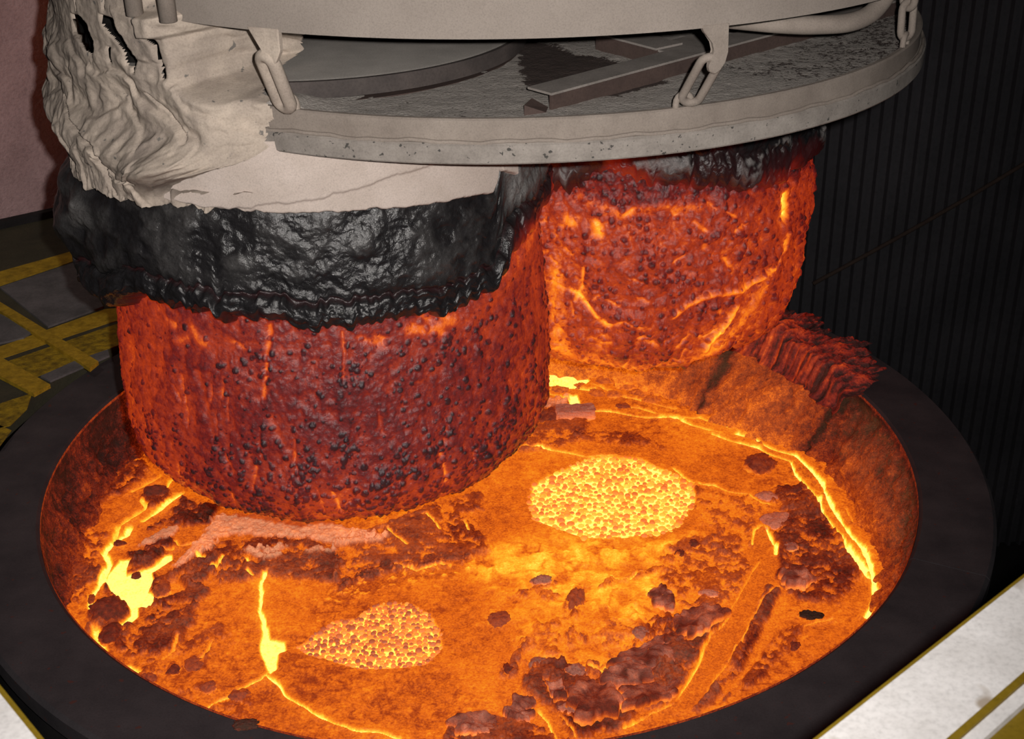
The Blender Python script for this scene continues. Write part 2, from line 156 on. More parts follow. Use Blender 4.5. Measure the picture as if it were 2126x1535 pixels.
# ------------------------------------------------------------------ mesh helpers
def mesh_np(name, V, F, attrs=None, smooth=True):
    """V (n,3), F (m,4 or 3) -> mesh"""
    V = np.ascontiguousarray(V, np.float32); F = np.ascontiguousarray(F, np.int32)
    me = bpy.data.meshes.new(name)
    me.vertices.add(len(V)); me.vertices.foreach_set('co', V.ravel())
    k = F.shape[1]
    me.loops.add(F.size); me.loops.foreach_set('vertex_index', F.ravel())
    me.polygons.add(len(F))
    me.polygons.foreach_set('loop_start', np.arange(0, F.size, k, dtype=np.int32))
    me.polygons.foreach_set('loop_total', np.full(len(F), k, np.int32))
    me.polygons.foreach_set('use_smooth', np.full(len(F), smooth, bool))
    for a, v in (attrs or {}).items():
        at = me.attributes.new(a, 'FLOAT', 'POINT')
        at.data.foreach_set('value', np.ascontiguousarray(v, np.float32).ravel())
    me.update(); me.validate()
    return me

def grid_faces(n, m, wrap=False, flip=False):
    """n rows, m columns"""
    idx = np.arange(n * m).reshape(n, m)
    if wrap:
        idx = np.concatenate([idx, idx[:, :1]], 1)
    a = idx[:-1, :-1]; b = idx[:-1, 1:]; c = idx[1:, 1:]; d = idx[1:, :-1]
    F = np.stack([a, b, c, d], -1).reshape(-1, 4)
    return F[:, ::-1] if flip else F

def link(name, me, mat, parent=None):
    o = bpy.data.objects.new(name, me)
    COL.objects.link(o)
    if mat:
        for m in (mat if isinstance(mat, (list, tuple)) else [mat]):
            me.materials.append(m)
    if parent is not None: o.parent = parent
    return o

def tag(o, label, cat, group=None, kind=None):
    o['label'] = label; o['category'] = cat
    if group: o['group'] = group
    if kind: o['kind'] = kind
    return o

def thing(name, label, cat, loc=(0, 0, 0), group=None):
    o = bpy.data.objects.new(name, None)
    COL.objects.link(o)
    o.empty_display_size = 0.1
    o.location = loc
    return tag(o, label, cat, group)

def from_bm(name, bm, mat, parent=None, smooth=False, world_parent=True):
    me = bpy.data.meshes.new(name)
    bmesh.ops.recalc_face_normals(bm, faces=bm.faces)
    bm.to_mesh(me); bm.free()
    if smooth:
        me.polygons.foreach_set('use_smooth', [True] * len(me.polygons))
    o = link(name, me, mat)
    if parent is not None:
        o.parent = parent
        o.matrix_parent_inverse = Matrix.Translation(-parent.location)
    return o

def adopt(o, parent):
    o.parent = parent
    o.matrix_parent_inverse = Matrix.Translation(-parent.location)
    return o

def prism(bm, pts, z0, z1, bevel=0.0):
    """vertical prism of an outline"""
    lo = [bm.verts.new((x, y, z0)) for x, y in pts]
    hi = [bm.verts.new((x, y, z1)) for x, y in pts]
    n = len(pts)
    bm.faces.new(lo[::-1]); bm.faces.new(hi)
    for i in range(n):
        bm.faces.new((lo[i], lo[(i + 1) % n], hi[(i + 1) % n], hi[i]))
    return bm

def obox(bm, a, b, wdir, w, z0, z1):
    """box from a to b (2D), widened by w along wdir, between two heights"""
    a = np.array(a); b = np.array(b); wd = np.array(wdir) * w
    return prism(bm, [tuple(a), tuple(b), tuple(b + wd), tuple(a + wd)], z0, z1)

def lathe(name, prof, mat, c=(0, 0), n=128, a0=0, a1=2 * math.pi, parent=None, smooth=True, closed_prof=True):
    full = abs(a1 - a0) >= 2 * math.pi - 1e-6
    t = np.linspace(a0, a1, n, endpoint=not full)
    pr = list(prof) + ([prof[0]] if closed_prof else [])
    R = np.array([q[0] for q in pr]); Z = np.array([q[1] for q in pr])
    V = np.stack([c[0] + R[:, None] * np.cos(t), c[1] + R[:, None] * np.sin(t), np.repeat(Z[:, None], n, 1)], -1)
    me = mesh_np(name, V.reshape(-1, 3), grid_faces(len(pr), n, wrap=full), smooth=False)
    bm = bmesh.new(); bm.from_mesh(me)
    bmesh.ops.remove_doubles(bm, verts=bm.verts, dist=1e-5)
    if not full and closed_prof:
        bmesh.ops.holes_fill(bm, edges=[e for e in bm.edges if e.is_boundary])
    bmesh.ops.recalc_face_normals(bm, faces=bm.faces)
    bm.to_mesh(me); bm.free()
    if smooth:
        me.polygons.foreach_set('use_smooth', [True] * len(me.polygons))
        me.set_sharp_from_angle(angle=math.radians(35))
    o = link(name, me, mat)
    if parent is not None: adopt(o, parent)
    return o

def tube(bm, pts, r, n=12, closed=False):
    pts = [Vector(q) for q in pts]
    m = len(pts); rings = []
    nrm = None
    for i, q in enumerate(pts):
        if closed:
            d = (pts[(i + 1) % m] - pts[i - 1]).normalized()
        else:
            d = (pts[min(i + 1, m - 1)] - pts[max(i - 1, 0)]).normalized()
        if nrm is None:
            nrm = d.orthogonal().normalized()
        nrm = (nrm - d * nrm.dot(d)).normalized()
        b = d.cross(nrm)
        rr = r[i] if isinstance(r, (list, tuple)) else r
        rings.append([bm.verts.new(q + (nrm * math.cos(2 * math.pi * k / n) + b * math.sin(2 * math.pi * k / n)) * rr) for k in range(n)])
    for i in range(m if closed else m - 1):
        A = rings[i]; B = rings[(i + 1) % m]
        off = 0
        if closed and i == m - 1:
            off = min(range(n), key=lambda s: sum((A[k].co - B[(k + s) % n].co).length for k in range(0, n, 3)))
        for k in range(n):
            bm.faces.new((A[k], A[(k + 1) % n], B[(k + 1 + off) % n], B[(k + off) % n]))
    if not closed:
        bm.faces.new(rings[0][::-1]); bm.faces.new(rings[-1])
    return bm

# ------------------------------------------------------------------ materials
def nodes(name):
    m = bpy.data.materials.new(name); m.use_nodes = True
    nt = m.node_tree; nt.nodes.clear()
    out = nt.nodes.new('ShaderNodeOutputMaterial')
    bs = nt.nodes.new('ShaderNodeBsdfPrincipled')
    nt.links.new(bs.outputs[0], out.inputs[0])
    return m, nt, bs

def N(nt, typ, **kw):
    n = nt.nodes.new(typ)
    for k, v in kw.items():
        if hasattr(n, k): setattr(n, k, v)
        else: n.inputs[k].default_value = v
    return n

def coords(nt, scale=(1, 1, 1)):
    g = nt.nodes.new('ShaderNodeNewGeometry')
    mp = nt.nodes.new('ShaderNodeMapping'); mp.inputs['Scale'].default_value = scale
    nt.links.new(g.outputs['Position'], mp.inputs['Vector'])
    return mp.outputs[0]

def noise(nt, vec, scale, detail=4, rough=0.6):
    n = N(nt, 'ShaderNodeTexNoise'); n.inputs['Scale'].default_value = scale
    n.inputs['Detail'].default_value = detail; n.inputs['Roughness'].default_value = rough
    nt.links.new(vec, n.inputs['Vector'])
    return n.outputs['Fac']

def ramp(nt, fac, stops, interp='LINEAR'):
    r = nt.nodes.new('ShaderNodeValToRGB')
    r.color_ramp.interpolation = interp
    el = r.color_ramp.elements
    while len(el) < len(stops): el.new(0.5)
    for e, (p, c) in zip(el, stops):
        e.position = p; e.color = tuple(c) + (1,) if len(c) == 3 else c
    nt.links.new(fac, r.inputs[0])
    return r.outputs[0]

def mix(nt, fac, a, b, typ='MIX'):
    m = nt.nodes.new('ShaderNodeMix'); m.data_type = 'RGBA'; m.blend_type = typ
    for s, v in ((m.inputs[0], fac), (m.inputs[6], a), (m.inputs[7], b)):
        if hasattr(v, 'links'): nt.links.new(v, s)
        elif isinstance(v, (int, float)): s.default_value = v
        else: s.default_value = tuple(v) + (1,)
    return m.outputs[2]

def math_(nt, op, a, b=0.0, c=None):
    m = nt.nodes.new('ShaderNodeMath'); m.operation = op
    for i, v in enumerate((a, b) if c is None else (a, b, c)):
        if hasattr(v, 'links'): nt.links.new(v, m.inputs[i])
        else: m.inputs[i].default_value = v
    return m.outputs[0]

def attr(nt, name):
    a = nt.nodes.new('ShaderNodeAttribute'); a.attribute_name = name
    return a.outputs['Fac']

def bump(nt, bs, h, strength=0.4, dist=0.01):
    b = nt.nodes.new('ShaderNodeBump'); b.inputs['Strength'].default_value = strength
    b.inputs['Distance'].default_value = dist
    nt.links.new(h, b.inputs['Height']); nt.links.new(b.outputs[0], bs.inputs['Normal'])

HEAT = [(0.10, (0, 0, 0)), (0.24, (0.018, 0.0006, 0.0006)), (0.36, (0.15, 0.006, 0.002)), (0.50, (0.42, 0.036, 0.003)),
        (0.60, (0.78, 0.125, 0.005)), (0.70, (0.98, 0.25, 0.009)), (0.80, (1.05, 0.44, 0.022)), (0.90, (1.2, 0.76, 0.07)), (1.0, (1.5, 1.22, 0.24))]

HEAT2 = [(0.10, (0, 0, 0)), (0.23, (0.016, 0.0008, 0.0006)), (0.35, (0.125, 0.0075, 0.002)), (0.49, (0.39, 0.046, 0.003)),
         (0.60, (0.82, 0.145, 0.005)), (0.70, (0.97, 0.28, 0.010)), (0.80, (1.03, 0.47, 0.022)), (0.90, (1.2, 0.78, 0.07)), (1.0, (1.5, 1.22, 0.24))]

def hot(name, dark=(0.035, 0.022, 0.022), ash=(0.55, 0.36, 0.30), rough=0.42, nscale=60, namp=0.05, bstr=0.35, bdist=0.004, spec=0.5, mott=40, fine=0.0, arough=0.95, heat=HEAT):
    """cooling slag: the temperature attribute gives off the light, the rest is dark glassy crust or pale ash"""
    m, nt, bs = nodes(name)
    vec = coords(nt)
    T = attr(nt, 'T'); A = attr(nt, 'ash')
    n1 = noise(nt, vec, nscale, 5, 0.65)
    Tn = math_(nt, 'MULTIPLY_ADD', math_(nt, 'SUBTRACT', n1, 0.5), namp * 4, T)
    if fine:
        nf = noise(nt, vec, nscale * 3.6, 3, 0.7)
        Tn = math_(nt, 'MULTIPLY_ADD', math_(nt, 'SUBTRACT', nf, 0.5), fine * 4, Tn)
    S = 1.6
    em = ramp(nt, Tn, [(p, tuple(v / S for v in c)) for p, c in heat])
    nt.links.new(em, bs.inputs['Emission Color']); bs.inputs['Emission Strength'].default_value = S
    n2 = noise(nt, vec, mott, 4, 0.6)
    dk = mix(nt, n2, tuple(v * 0.5 for v in dark), tuple(v * 1.6 for v in dark))
    n3 = noise(nt, vec, 170, 3, 0.7)
    an = math_(nt, 'MULTIPLY', A, ramp(nt, n3, [(0.30, (0.35,) * 3), (0.5, (1,) * 3)]))
    nt.links.new(mix(nt, an, dk, ash), bs.inputs['Base Color'])
    rr = nt.nodes.new('ShaderNodeMapRange'); nt.links.new(A, rr.inputs[0])
    rr.inputs[3].default_value = rough; rr.inputs[4].default_value = arough
    nt.links.new(rr.outputs[0], bs.inputs['Roughness'])
    bs.inputs['Specular IOR Level'].default_value = spec
    n4 = noise(nt, vec, nscale * 2.2, 5, 0.65)
    bump(nt, bs, n4, bstr, bdist)
    return m

def dusty(name, c0, c1, scale=18, fine=220, rough=0.9, bstr=0.25, bdist=0.004, spots=None, spec=0.2, vscale=(1, 1, 1), metal=0.0):
    """dust-covered plain surface with broad mottling and fine grain"""
    m, nt, bs = nodes(name)
    vec = coords(nt, vscale)
    a = noise(nt, vec, scale, 5, 0.6)
    col = mix(nt, ramp(nt, a, [(0.3, (0, 0, 0)), (0.7, (1, 1, 1))]), c0, c1)
    f = noise(nt, vec, fine, 3, 0.7)
    col = mix(nt, 0.5, col, ramp(nt, f, [(0.25, (0.55,) * 3), (0.5, (1,) * 3), (0.8, (1.25,) * 3)]), 'MULTIPLY')
    if spots:
        s = noise(nt, vec, spots[0], 2, 0.5)
        col = mix(nt, ramp(nt, s, [(spots[1], (0, 0, 0)), (spots[1] + 0.04, (1, 1, 1))]), col, spots[2])
    nt.links.new(col, bs.inputs['Base Color'])
    bs.inputs['Roughness'].default_value = rough
    bs.inputs['Specular IOR Level'].default_value = spec
    bs.inputs['Metallic'].default_value = metal
    bump(nt, bs, math_(nt, 'ADD', math_(nt, 'MULTIPLY', a, 1.0), math_(nt, 'MULTIPLY', f, 0.35)), bstr, bdist)
    return m

M = {}
M['bath'] = hot('molten_slag_surface', heat=HEAT2, dark=(0.05, 0.024, 0.014), ash=(1.0, 0.68, 0.40), rough=0.55, nscale=34, namp=0.05, bstr=0.6, bdist=0.006, spec=0.3, fine=0.085)
M['snork'] = hot('glowing_snorkel_skin', dark=(0.032, 0.018, 0.022), rough=0.36, nscale=42, namp=0.055, bstr=0.7, bdist=0.005, spec=0.6, fine=0.05)
M['collar'] = hot('black_glassy_slag', dark=(0.014, 0.013, 0.014), ash=(0.19, 0.18, 0.175), rough=0.28, nscale=26, namp=0.03, bstr=0.6, bdist=0.007, spec=0.6, arough=0.55)
M['lump'] = hot('slag_lump_crust', heat=HEAT2, dark=(0.08, 0.042, 0.026), ash=(0.74, 0.48, 0.36), rough=0.6, nscale=70, namp=0.07, bstr=0.9, bdist=0.008, spec=0.35, fine=0.04)
M['lining'] = hot('ladle_lining', heat=HEAT2, dark=(0.06, 0.035, 0.028), ash=(0.22, 0.135, 0.065), rough=0.8, nscale=46, namp=0.11, bstr=1.0, bdist=0.014, spec=0.2, fine=0.10)
M['crust'] = hot('rim_crust_slag', dark=(0.07, 0.04, 0.036), ash=(0.26, 0.15, 0.12), rough=0.7, nscale=40, namp=0.10, bstr=0.9, bdist=0.010, spec=0.25, fine=0.05)
M['nodule'] = hot('glowing_nodules', heat=HEAT2, dark=(0.30, 0.15, 0.09), ash=(0.5, 0.3, 0.2), rough=0.6, nscale=90, namp=0.05, bstr=0.3, bdist=0.003, spec=0.3)
M['shell'] = dusty('dusty_vessel_steel', (0.235, 0.20, 0.175), (0.285, 0.245, 0.215), scale=5, fine=260, bstr=0.12)
M['band'] = dusty('dusty_rim_steel', (0.21, 0.175, 0.15), (0.30, 0.255, 0.22), scale=9, fine=240, bstr=0.15)
M['skirt'] = dusty('speckled_skirt_steel', (0.21, 0.185, 0.165), (0.33, 0.295, 0.265), scale=14, fine=190, bstr=0.35, spots=(75, 0.66, (0.07, 0.065, 0.06)))
M['casing'] = dusty('pale_refractory', (0.48, 0.40, 0.35), (0.58, 0.49, 0.44), scale=10, fine=240, bstr=0.3)
M['skull'] = dusty('pale_skull_crust', (0.29, 0.24, 0.205), (0.52, 0.435, 0.36), scale=8, fine=200, bstr=0.45, bdist=0.006, spots=(38, 0.70, (0.17, 0.155, 0.14)))
M['flange'] = dusty('grey_flange_dust', (0.20, 0.185, 0.17), (0.27, 0.25, 0.23), scale=7, fine=230, bstr=0.15)
M['flange_edge'] = dusty('bare_flange_edge', (0.05, 0.042, 0.040), (0.085, 0.07, 0.065), scale=10, fine=150, bstr=0.2, rough=0.7)
M['bar'] = dusty('bare_brown_steel', (0.055, 0.038, 0.034), (0.085, 0.058, 0.05), scale=10, fine=150, bstr=0.2, rough=0.75)
M['bar_top'] = dusty('dust_on_bar', (0.18, 0.16, 0.145), (0.27, 0.24, 0.22), scale=10, fine=200, bstr=0.3)
M['ring'] = dusty('dark_ring_steel', (0.036, 0.032, 0.036), (0.068, 0.058, 0.062), scale=6, fine=150, bstr=0.25, bdist=0.003, rough=0.75, spec=0.35, spots=(34, 0.68, (0.09, 0.035, 0.03)))
M['ringside'] = dusty('ladle_shell_steel', (0.02, 0.019, 0.02), (0.035, 0.032, 0.032), scale=5, fine=90, rough=0.8)
M['pinkwall'] = dusty('red_oxide_wall', (0.46, 0.31, 0.31), (0.64, 0.44, 0.44), scale=3, fine=60, bstr=0.7, bdist=0.03)
M['deck'] = dusty('dark_deck_steel', (0.05, 0.048, 0.035), (0.09, 0.08, 0.05), scale=4, fine=90, bstr=0.4, bdist=0.01)
M['deckplate'] = dusty('grey_deck_plate', (0.10, 0.098, 0.10), (0.19, 0.18, 0.185), scale=7, fine=90, bstr=0.3)
M['yellow'] = dusty('dirty_yellow_paint', (0.30, 0.19, 0.015), (0.60, 0.38, 0.03), scale=22, fine=110, bstr=0.5, bdist=0.01, rough=0.7)
M['yellowd'] = dusty('grimy_yellow_paint', (0.14, 0.095, 0.015), (0.48, 0.32, 0.02), scale=30, fine=90, bstr=0.6, bdist=0.012, rough=0.8)
M['corr'] = dusty('dark_corrugated_sheet', (0.036, 0.036, 0.041), (0.066, 0.064, 0.072), scale=1.2, fine=30, rough=0.6, bstr=0.1, spec=0.3)
M['pit'] = dusty('pit_floor_dirt', (0.015, 0.014, 0.014), (0.025, 0.023, 0.022), scale=2, fine=30)
M['railwhite'] = dusty('worn_white_paint', (0.48, 0.46, 0.45), (0.60, 0.58, 0.575), scale=14, fine=120, rough=0.5, bstr=0.15, spots=(9, 0.64, (0.30, 0.25, 0.20)))
M['railyellow'] = dusty('yellow_rail_paint', (0.13, 0.085, 0.006), (0.17, 0.11, 0.008), scale=14, fine=120, rough=0.5, bstr=0.15)
M['shade_black'] = dusty('shade_black', (0.006, 0.005, 0.006), (0.022, 0.02, 0.018), scale=40, fine=150)  # near-black for the added shade sheet behind the skull slots
M['cable'] = dusty('brown_cable', (0.05, 0.035, 0.03), (0.07, 0.05, 0.04), scale=14, fine=80)

# plate of the heat shield: dust mask in an attribute, also holding shade behind the slots
def mat_plate():
    m, nt, bs = nodes('dusted_shield_plate')
    vec = coords(nt)
    D = attr(nt, 'dust')
    f = noise(nt, vec, 95, 3, 0.75)
    g = noise(nt, vec, 30, 4, 0.7)
    k = math_(nt, 'ADD', math_(nt, 'MULTIPLY_ADD', math_(nt, 'SUBTRACT', f, 0.5), 1.9, D), math_(nt, 'MULTIPLY', math_(nt, 'SUBTRACT', g, 0.5), 0.8))
    pale = mix(nt, noise(nt, vec, 160, 2, 0.6), (0.22, 0.20, 0.18), (0.50, 0.455, 0.42))
    dark = mix(nt, g, (0.045, 0.034, 0.031), (0.085, 0.062, 0.055))
    nt.links.new(mix(nt, ramp(nt, k, [(0.42, (0, 0, 0)), (0.58, (1, 1, 1))]), dark, pale), bs.inputs['Base Color'])
    bs.inputs['Roughness'].default_value = 0.9
    bs.inputs['Specular IOR Level'].default_value = 0.2
    bump(nt, bs, k, 0.5, 0.006)
    return m
M['plate'] = mat_plate()

def struct(o):
    o['kind'] = 'structure'
    return o

# ------------------------------------------------------------------ setting
# corrugated back wall
def build_wall_back():
    x0, x1 = -0.6, 6.5
    pitch = 0.083; n = int((x1 - x0) / pitch)
    prof = []
    for i in range(n):
        b = x0 + i * pitch
        prof += [(b, 0.0), (b + pitch * 0.34, 0.0), (b + pitch * 0.44, -0.045), (b + pitch * 0.66, -0.045), (b + pitch * 0.76, 0.0)]
    prof = np.array(prof)
    rows = np.array([-3.2, 3.2])
    V = np.stack([np.stack([prof[:, 0], 3.8 + prof[:, 1] + 0.05 * (prof[:, 0] - 2), np.full(len(prof), z)], -1) for z in rows])
    o = link('wall_back', mesh_np('wall_back', V.reshape(-1, 3), grid_faces(2, len(prof)), smooth=False), M['corr'])
    struct(o)
build_wall_back()

bm = bmesh.new()
bmesh.ops.create_grid(bm, x_segments=1, y_segments=1, size=9)
fl_pit = from_bm('floor_pit', bm, M['pit']); fl_pit.location.z = -3.2
struct(fl_pit)

# left platform: a deck with an arc cut out around the ladle
def arc_deck():
    t = np.radians(np.linspace(112, 212, 60))
    r = np.array([1.96, 6.5])
    bm = bmesh.new()
    lo = []
    for z in (-0.10, 0.02):
        lo.append([[bm.verts.new((rr * math.cos(a), rr * math.sin(a), z)) for a in t] for rr in r])
    for k in range(len(t) - 1):
        for L in lo:
            bm.faces.new((L[0][k], L[0][k + 1], L[1][k + 1], L[1][k]))
        for j in (0, 1):
            bm.faces.new((lo[0][j][k], lo[0][j][k + 1], lo[1][j][k + 1], lo[1][j][k]))
    return bm
deck = struct(from_bm('floor', arc_deck(), M['deck']))
for i, q in enumerate(STRIPES):
    o = from_bm('paint_stripe', prism(bmesh.new(), q, 0.0205, 0.023), M['yellow'] if i < 2 else M['yellowd'], deck)
    if i >= 2: o['label'] = 'wide grimy yellow paint stripe on the left deck'
for q in PLATES:
    from_bm('floor_plate', prism(bmesh.new(), q, 0.0205, 0.030), M['deckplate'], deck)
for i, q in enumerate(BARS):
    o = from_bm('guard_bar', prism(bmesh.new(), q, 0.024, 0.042), M['yellow'])
    tag(o, ['flat yellow bar lying slantwise across the grey deck plates, rear one', 'flat yellow bar lying slantwise on the left deck, nearer the ladle'][i], 'bar', 'yellow bars on the left deck')
# red-oxide wall panel behind the deck
wd = np.array([0.331, 0.225]); wd /= np.hypot(*wd)
wn = np.array([-wd[1], wd[0]])
base = np.array([-2.569, 2.543])
bm = bmesh.new()
obox(bm, base - wd * 3.2, base + wd * 1.6, wn, 0.12, 0.0, 3.0)
struct(from_bm('wall_left', bm, M['pinkwall']))
bm = bmesh.new()
obox(bm, base - wd * 3.2 - wn * 0.05, base + wd * 1.6 - wn * 0.05, wn, 0.05, 0.02, 0.06)
struct(from_bm('baseboard_left', bm, M['ringside']))

# ------------------------------------------------------------------ ladle
ladle = thing('ladle', 'round steel ladle with a broad dark rim ring, full of glowing slag', 'ladle', (0, 0, -2.9))
SEAM = math.radians(-28.6)
lathe('rim_ring', [(1.60, -0.07), (1.60, -0.012), (1.612, 0.0), (1.845, 0.0), (1.858, -0.012), (1.858, -0.07)], M['ring'], n=220,
      a0=SEAM + 0.0012, a1=SEAM + 2 * math.pi - 0.0012, parent=ladle)
lathe('shell', [(1.83, -0.072), (1.80, -2.9), (1.70, -2.9), (1.73, -0.072)], M['ringside'], n=128, parent=ladle)

def lining():
    nt_, nz = 820, 90
    t = np.linspace(-np.pi, np.pi, nt_, endpoint=False)
    s = np.linspace(0, 1, nz)
    Tt, S = np.meshgrid(t, s)
    Z = -0.005 - S * 0.42
    th = np.degrees(Tt)
    # built-up skull thickness around the wall
    def lump(c, wdt): return np.exp(-((((th - c + 180) % 360) - 180) / wdt) ** 2)
    back = sstep(-30, 20, th) * (1 - sstep(110, 160, th))
    thick = 0.015 + (0.20 + .10 * sstep(14, 30, th)) * back * sstep(0.0, 0.8, S) * (0.75 + 0.25 * lump(36, 14)) + 0.10 * lump(-25, 26) * sstep(0.3, 1, S) + 0.11 * lump(-140, 26) * sstep(0.4, 1, S) + 0.06 * lump(175, 30) * sstep(0.2, 1, S) + 0.07 * lump(-80, 50) * sstep(0.3, 1, S) + 0.08 * back * sstep(12, 30, th)
    right_ = np.clip(back + .0 + sstep(-40, -20, th) * (1 - sstep(20, 30, th)), 0, 1)
    thick += 0.06 * lump(40, 5) * sstep(0.35, 0.9, S)
    rr = 1.60
    X = rr * np.cos(Tt); Y = rr * np.sin(Tt)
    n1 = fbm(X * 5, Y * 5, Z * 5, 11, 4); n2 = fbm(X * 22, Y * 22, Z * 22, 21, 4); n3 = ridge(X * 9, Y * 9, Z * 14, 31, 3)
    drip = fbm(Tt * 45, Z * 3, None, 41, 3)
    amp = sstep(0.02, 0.15, S)
    thick = thick * sstep(0.0, .25, S) ** .6 * (1 - (1 - sstep(0, .35, S)) * (1 - right_) )
    amp = amp * (right_ + (1 - right_) * sstep(.12, .4, S))
    R = 1.5985 - thick * (1 + 0.35 * n1) - amp * (0.030 * n1 + 0.026 * n2 + 0.016 * n3 + 0.010 * drip + .010 * fbm(X * 60, Y * 60, Z * 60, 43, 2))
    R = np.minimum(R, 1.599)
    V = np.stack([R * np.cos(Tt), R * np.sin(Tt), Z], -1)
    # right side pinkish unsoaked brick
    right = (sstep(-34, -20, th) * (1 - sstep(8, 20, th)))
    ash = np.clip(right * sstep(0.03, 0.12, S) * (1 - sstep(0.45, 0.62, S + 0.1 * n1)) * 0.95 + 0.75 * back * sstep(14, 24, th), 0, 1)
    T = 0.30 + 0.12 * S + 0.12 * n1 + 0.12 * n2 + 0.14 * sstep(0.45, 1.0, S) + 0.135 * back * sstep(14, 24, th) + .03 * right - 0.08 * lump(170, 40)
    T = np.where(S < 0.03, 0.40, T)
    T -= .07 * right * sstep(.45, .3, S)
    crk = np.exp(-((th - 41 - 2.5 * n1) / 0.9) ** 2) + np.exp(-((th - 18 - 3 * n1) / 0.6) ** 2)
    T -= 0.25 * np.clip(crk, 0, 1)
    me = mesh_np('lining', V.reshape(-1, 3), grid_faces(nz, nt_, True, True), {'T': T, 'ash': ash})
    return adopt(link('lining', me, M['lining']), ladle)
lining()

# jagged slag crust frozen over the back of the ring
def rim_crust():
    na, nr = 300, 90
    a = np.radians(np.linspace(13, 78, na)); s = np.linspace(0, 1, nr)
    A, S = np.meshgrid(a, s)
    th = np.degrees(A)
    jag = np.abs(vnoise(A * 60, A * 0, None, 5)) ** 0.7 * 0.13 + 0.06 * vnoise(A * 23, A * 0 + 3, None, 6) + 0.05 * vnoise(A * 140, A * 0 + 3, None, 8)
    env = sstep(13, 20, th)
    rin = 1.50 + 0.02 * vnoise(A * 30, A * 0 + 9, None, 7)
    rout = 1.60 + env * (0.13 + jag + 0.05 * sstep(20, 34, th))
    R = rin + (rout - rin) * S
    X = R * np.cos(A); Y = R * np.sin(A)
    n1 = fbm(X * 9, Y * 9, None, 51, 4); n2 = .6 * fbm(A * 60, R * 15 + A * 12, None, 61, 4) + .7 * fbm(X * 34, Y * 34, None, 63, 4)
    H = env * (0.030 + 0.028 * n1 + 0.022 * n2) * np.minimum(1, (1 - S) * 5 + 0.15) * sstep(0, 0.12, S)
    top = np.stack([X, Y, np.maximum(0.003, 0.008 + np.maximum(H, 0.0) + 0.025 * env * np.exp(-((S - 0.25) / 0.2) ** 2))], -1)
    edge = sstep(0, .16, S)
    top[..., 2] = -0.07 + (top[..., 2] + .07) * edge
    dr = .03 * (1 - edge) * fbm(A * 26, S * 16, None, 68, 4) - .02 * (1 - edge)
    top[..., 0] += dr * np.cos(A); top[..., 1] += dr * np.sin(A)
    n4 = fbm(A * 150 + R * 20, R * 34, None, 66, 3)
    T = 0.37 - 0.15 * S + 0.10 * n1 + 0.20 * n2 + .16 * n4
    top[..., 2] += .010 * n4 * env * sstep(.1, .3, S)
    top[..., 2] = np.where(S > .12, np.maximum(top[..., 2], .003), top[..., 2])
    me = mesh_np('rim_crust', top.reshape(-1, 3), grid_faces(nr, na), {'T': T, 'ash': np.clip(0.2 + 0.6 * n1, 0, 1) * 0.4})
    o = adopt(link('rim_crust', me, M['crust']), ladle)
    o['label'] = 'jagged rust-red slag crust frozen over the back of the rim'
rim_crust()

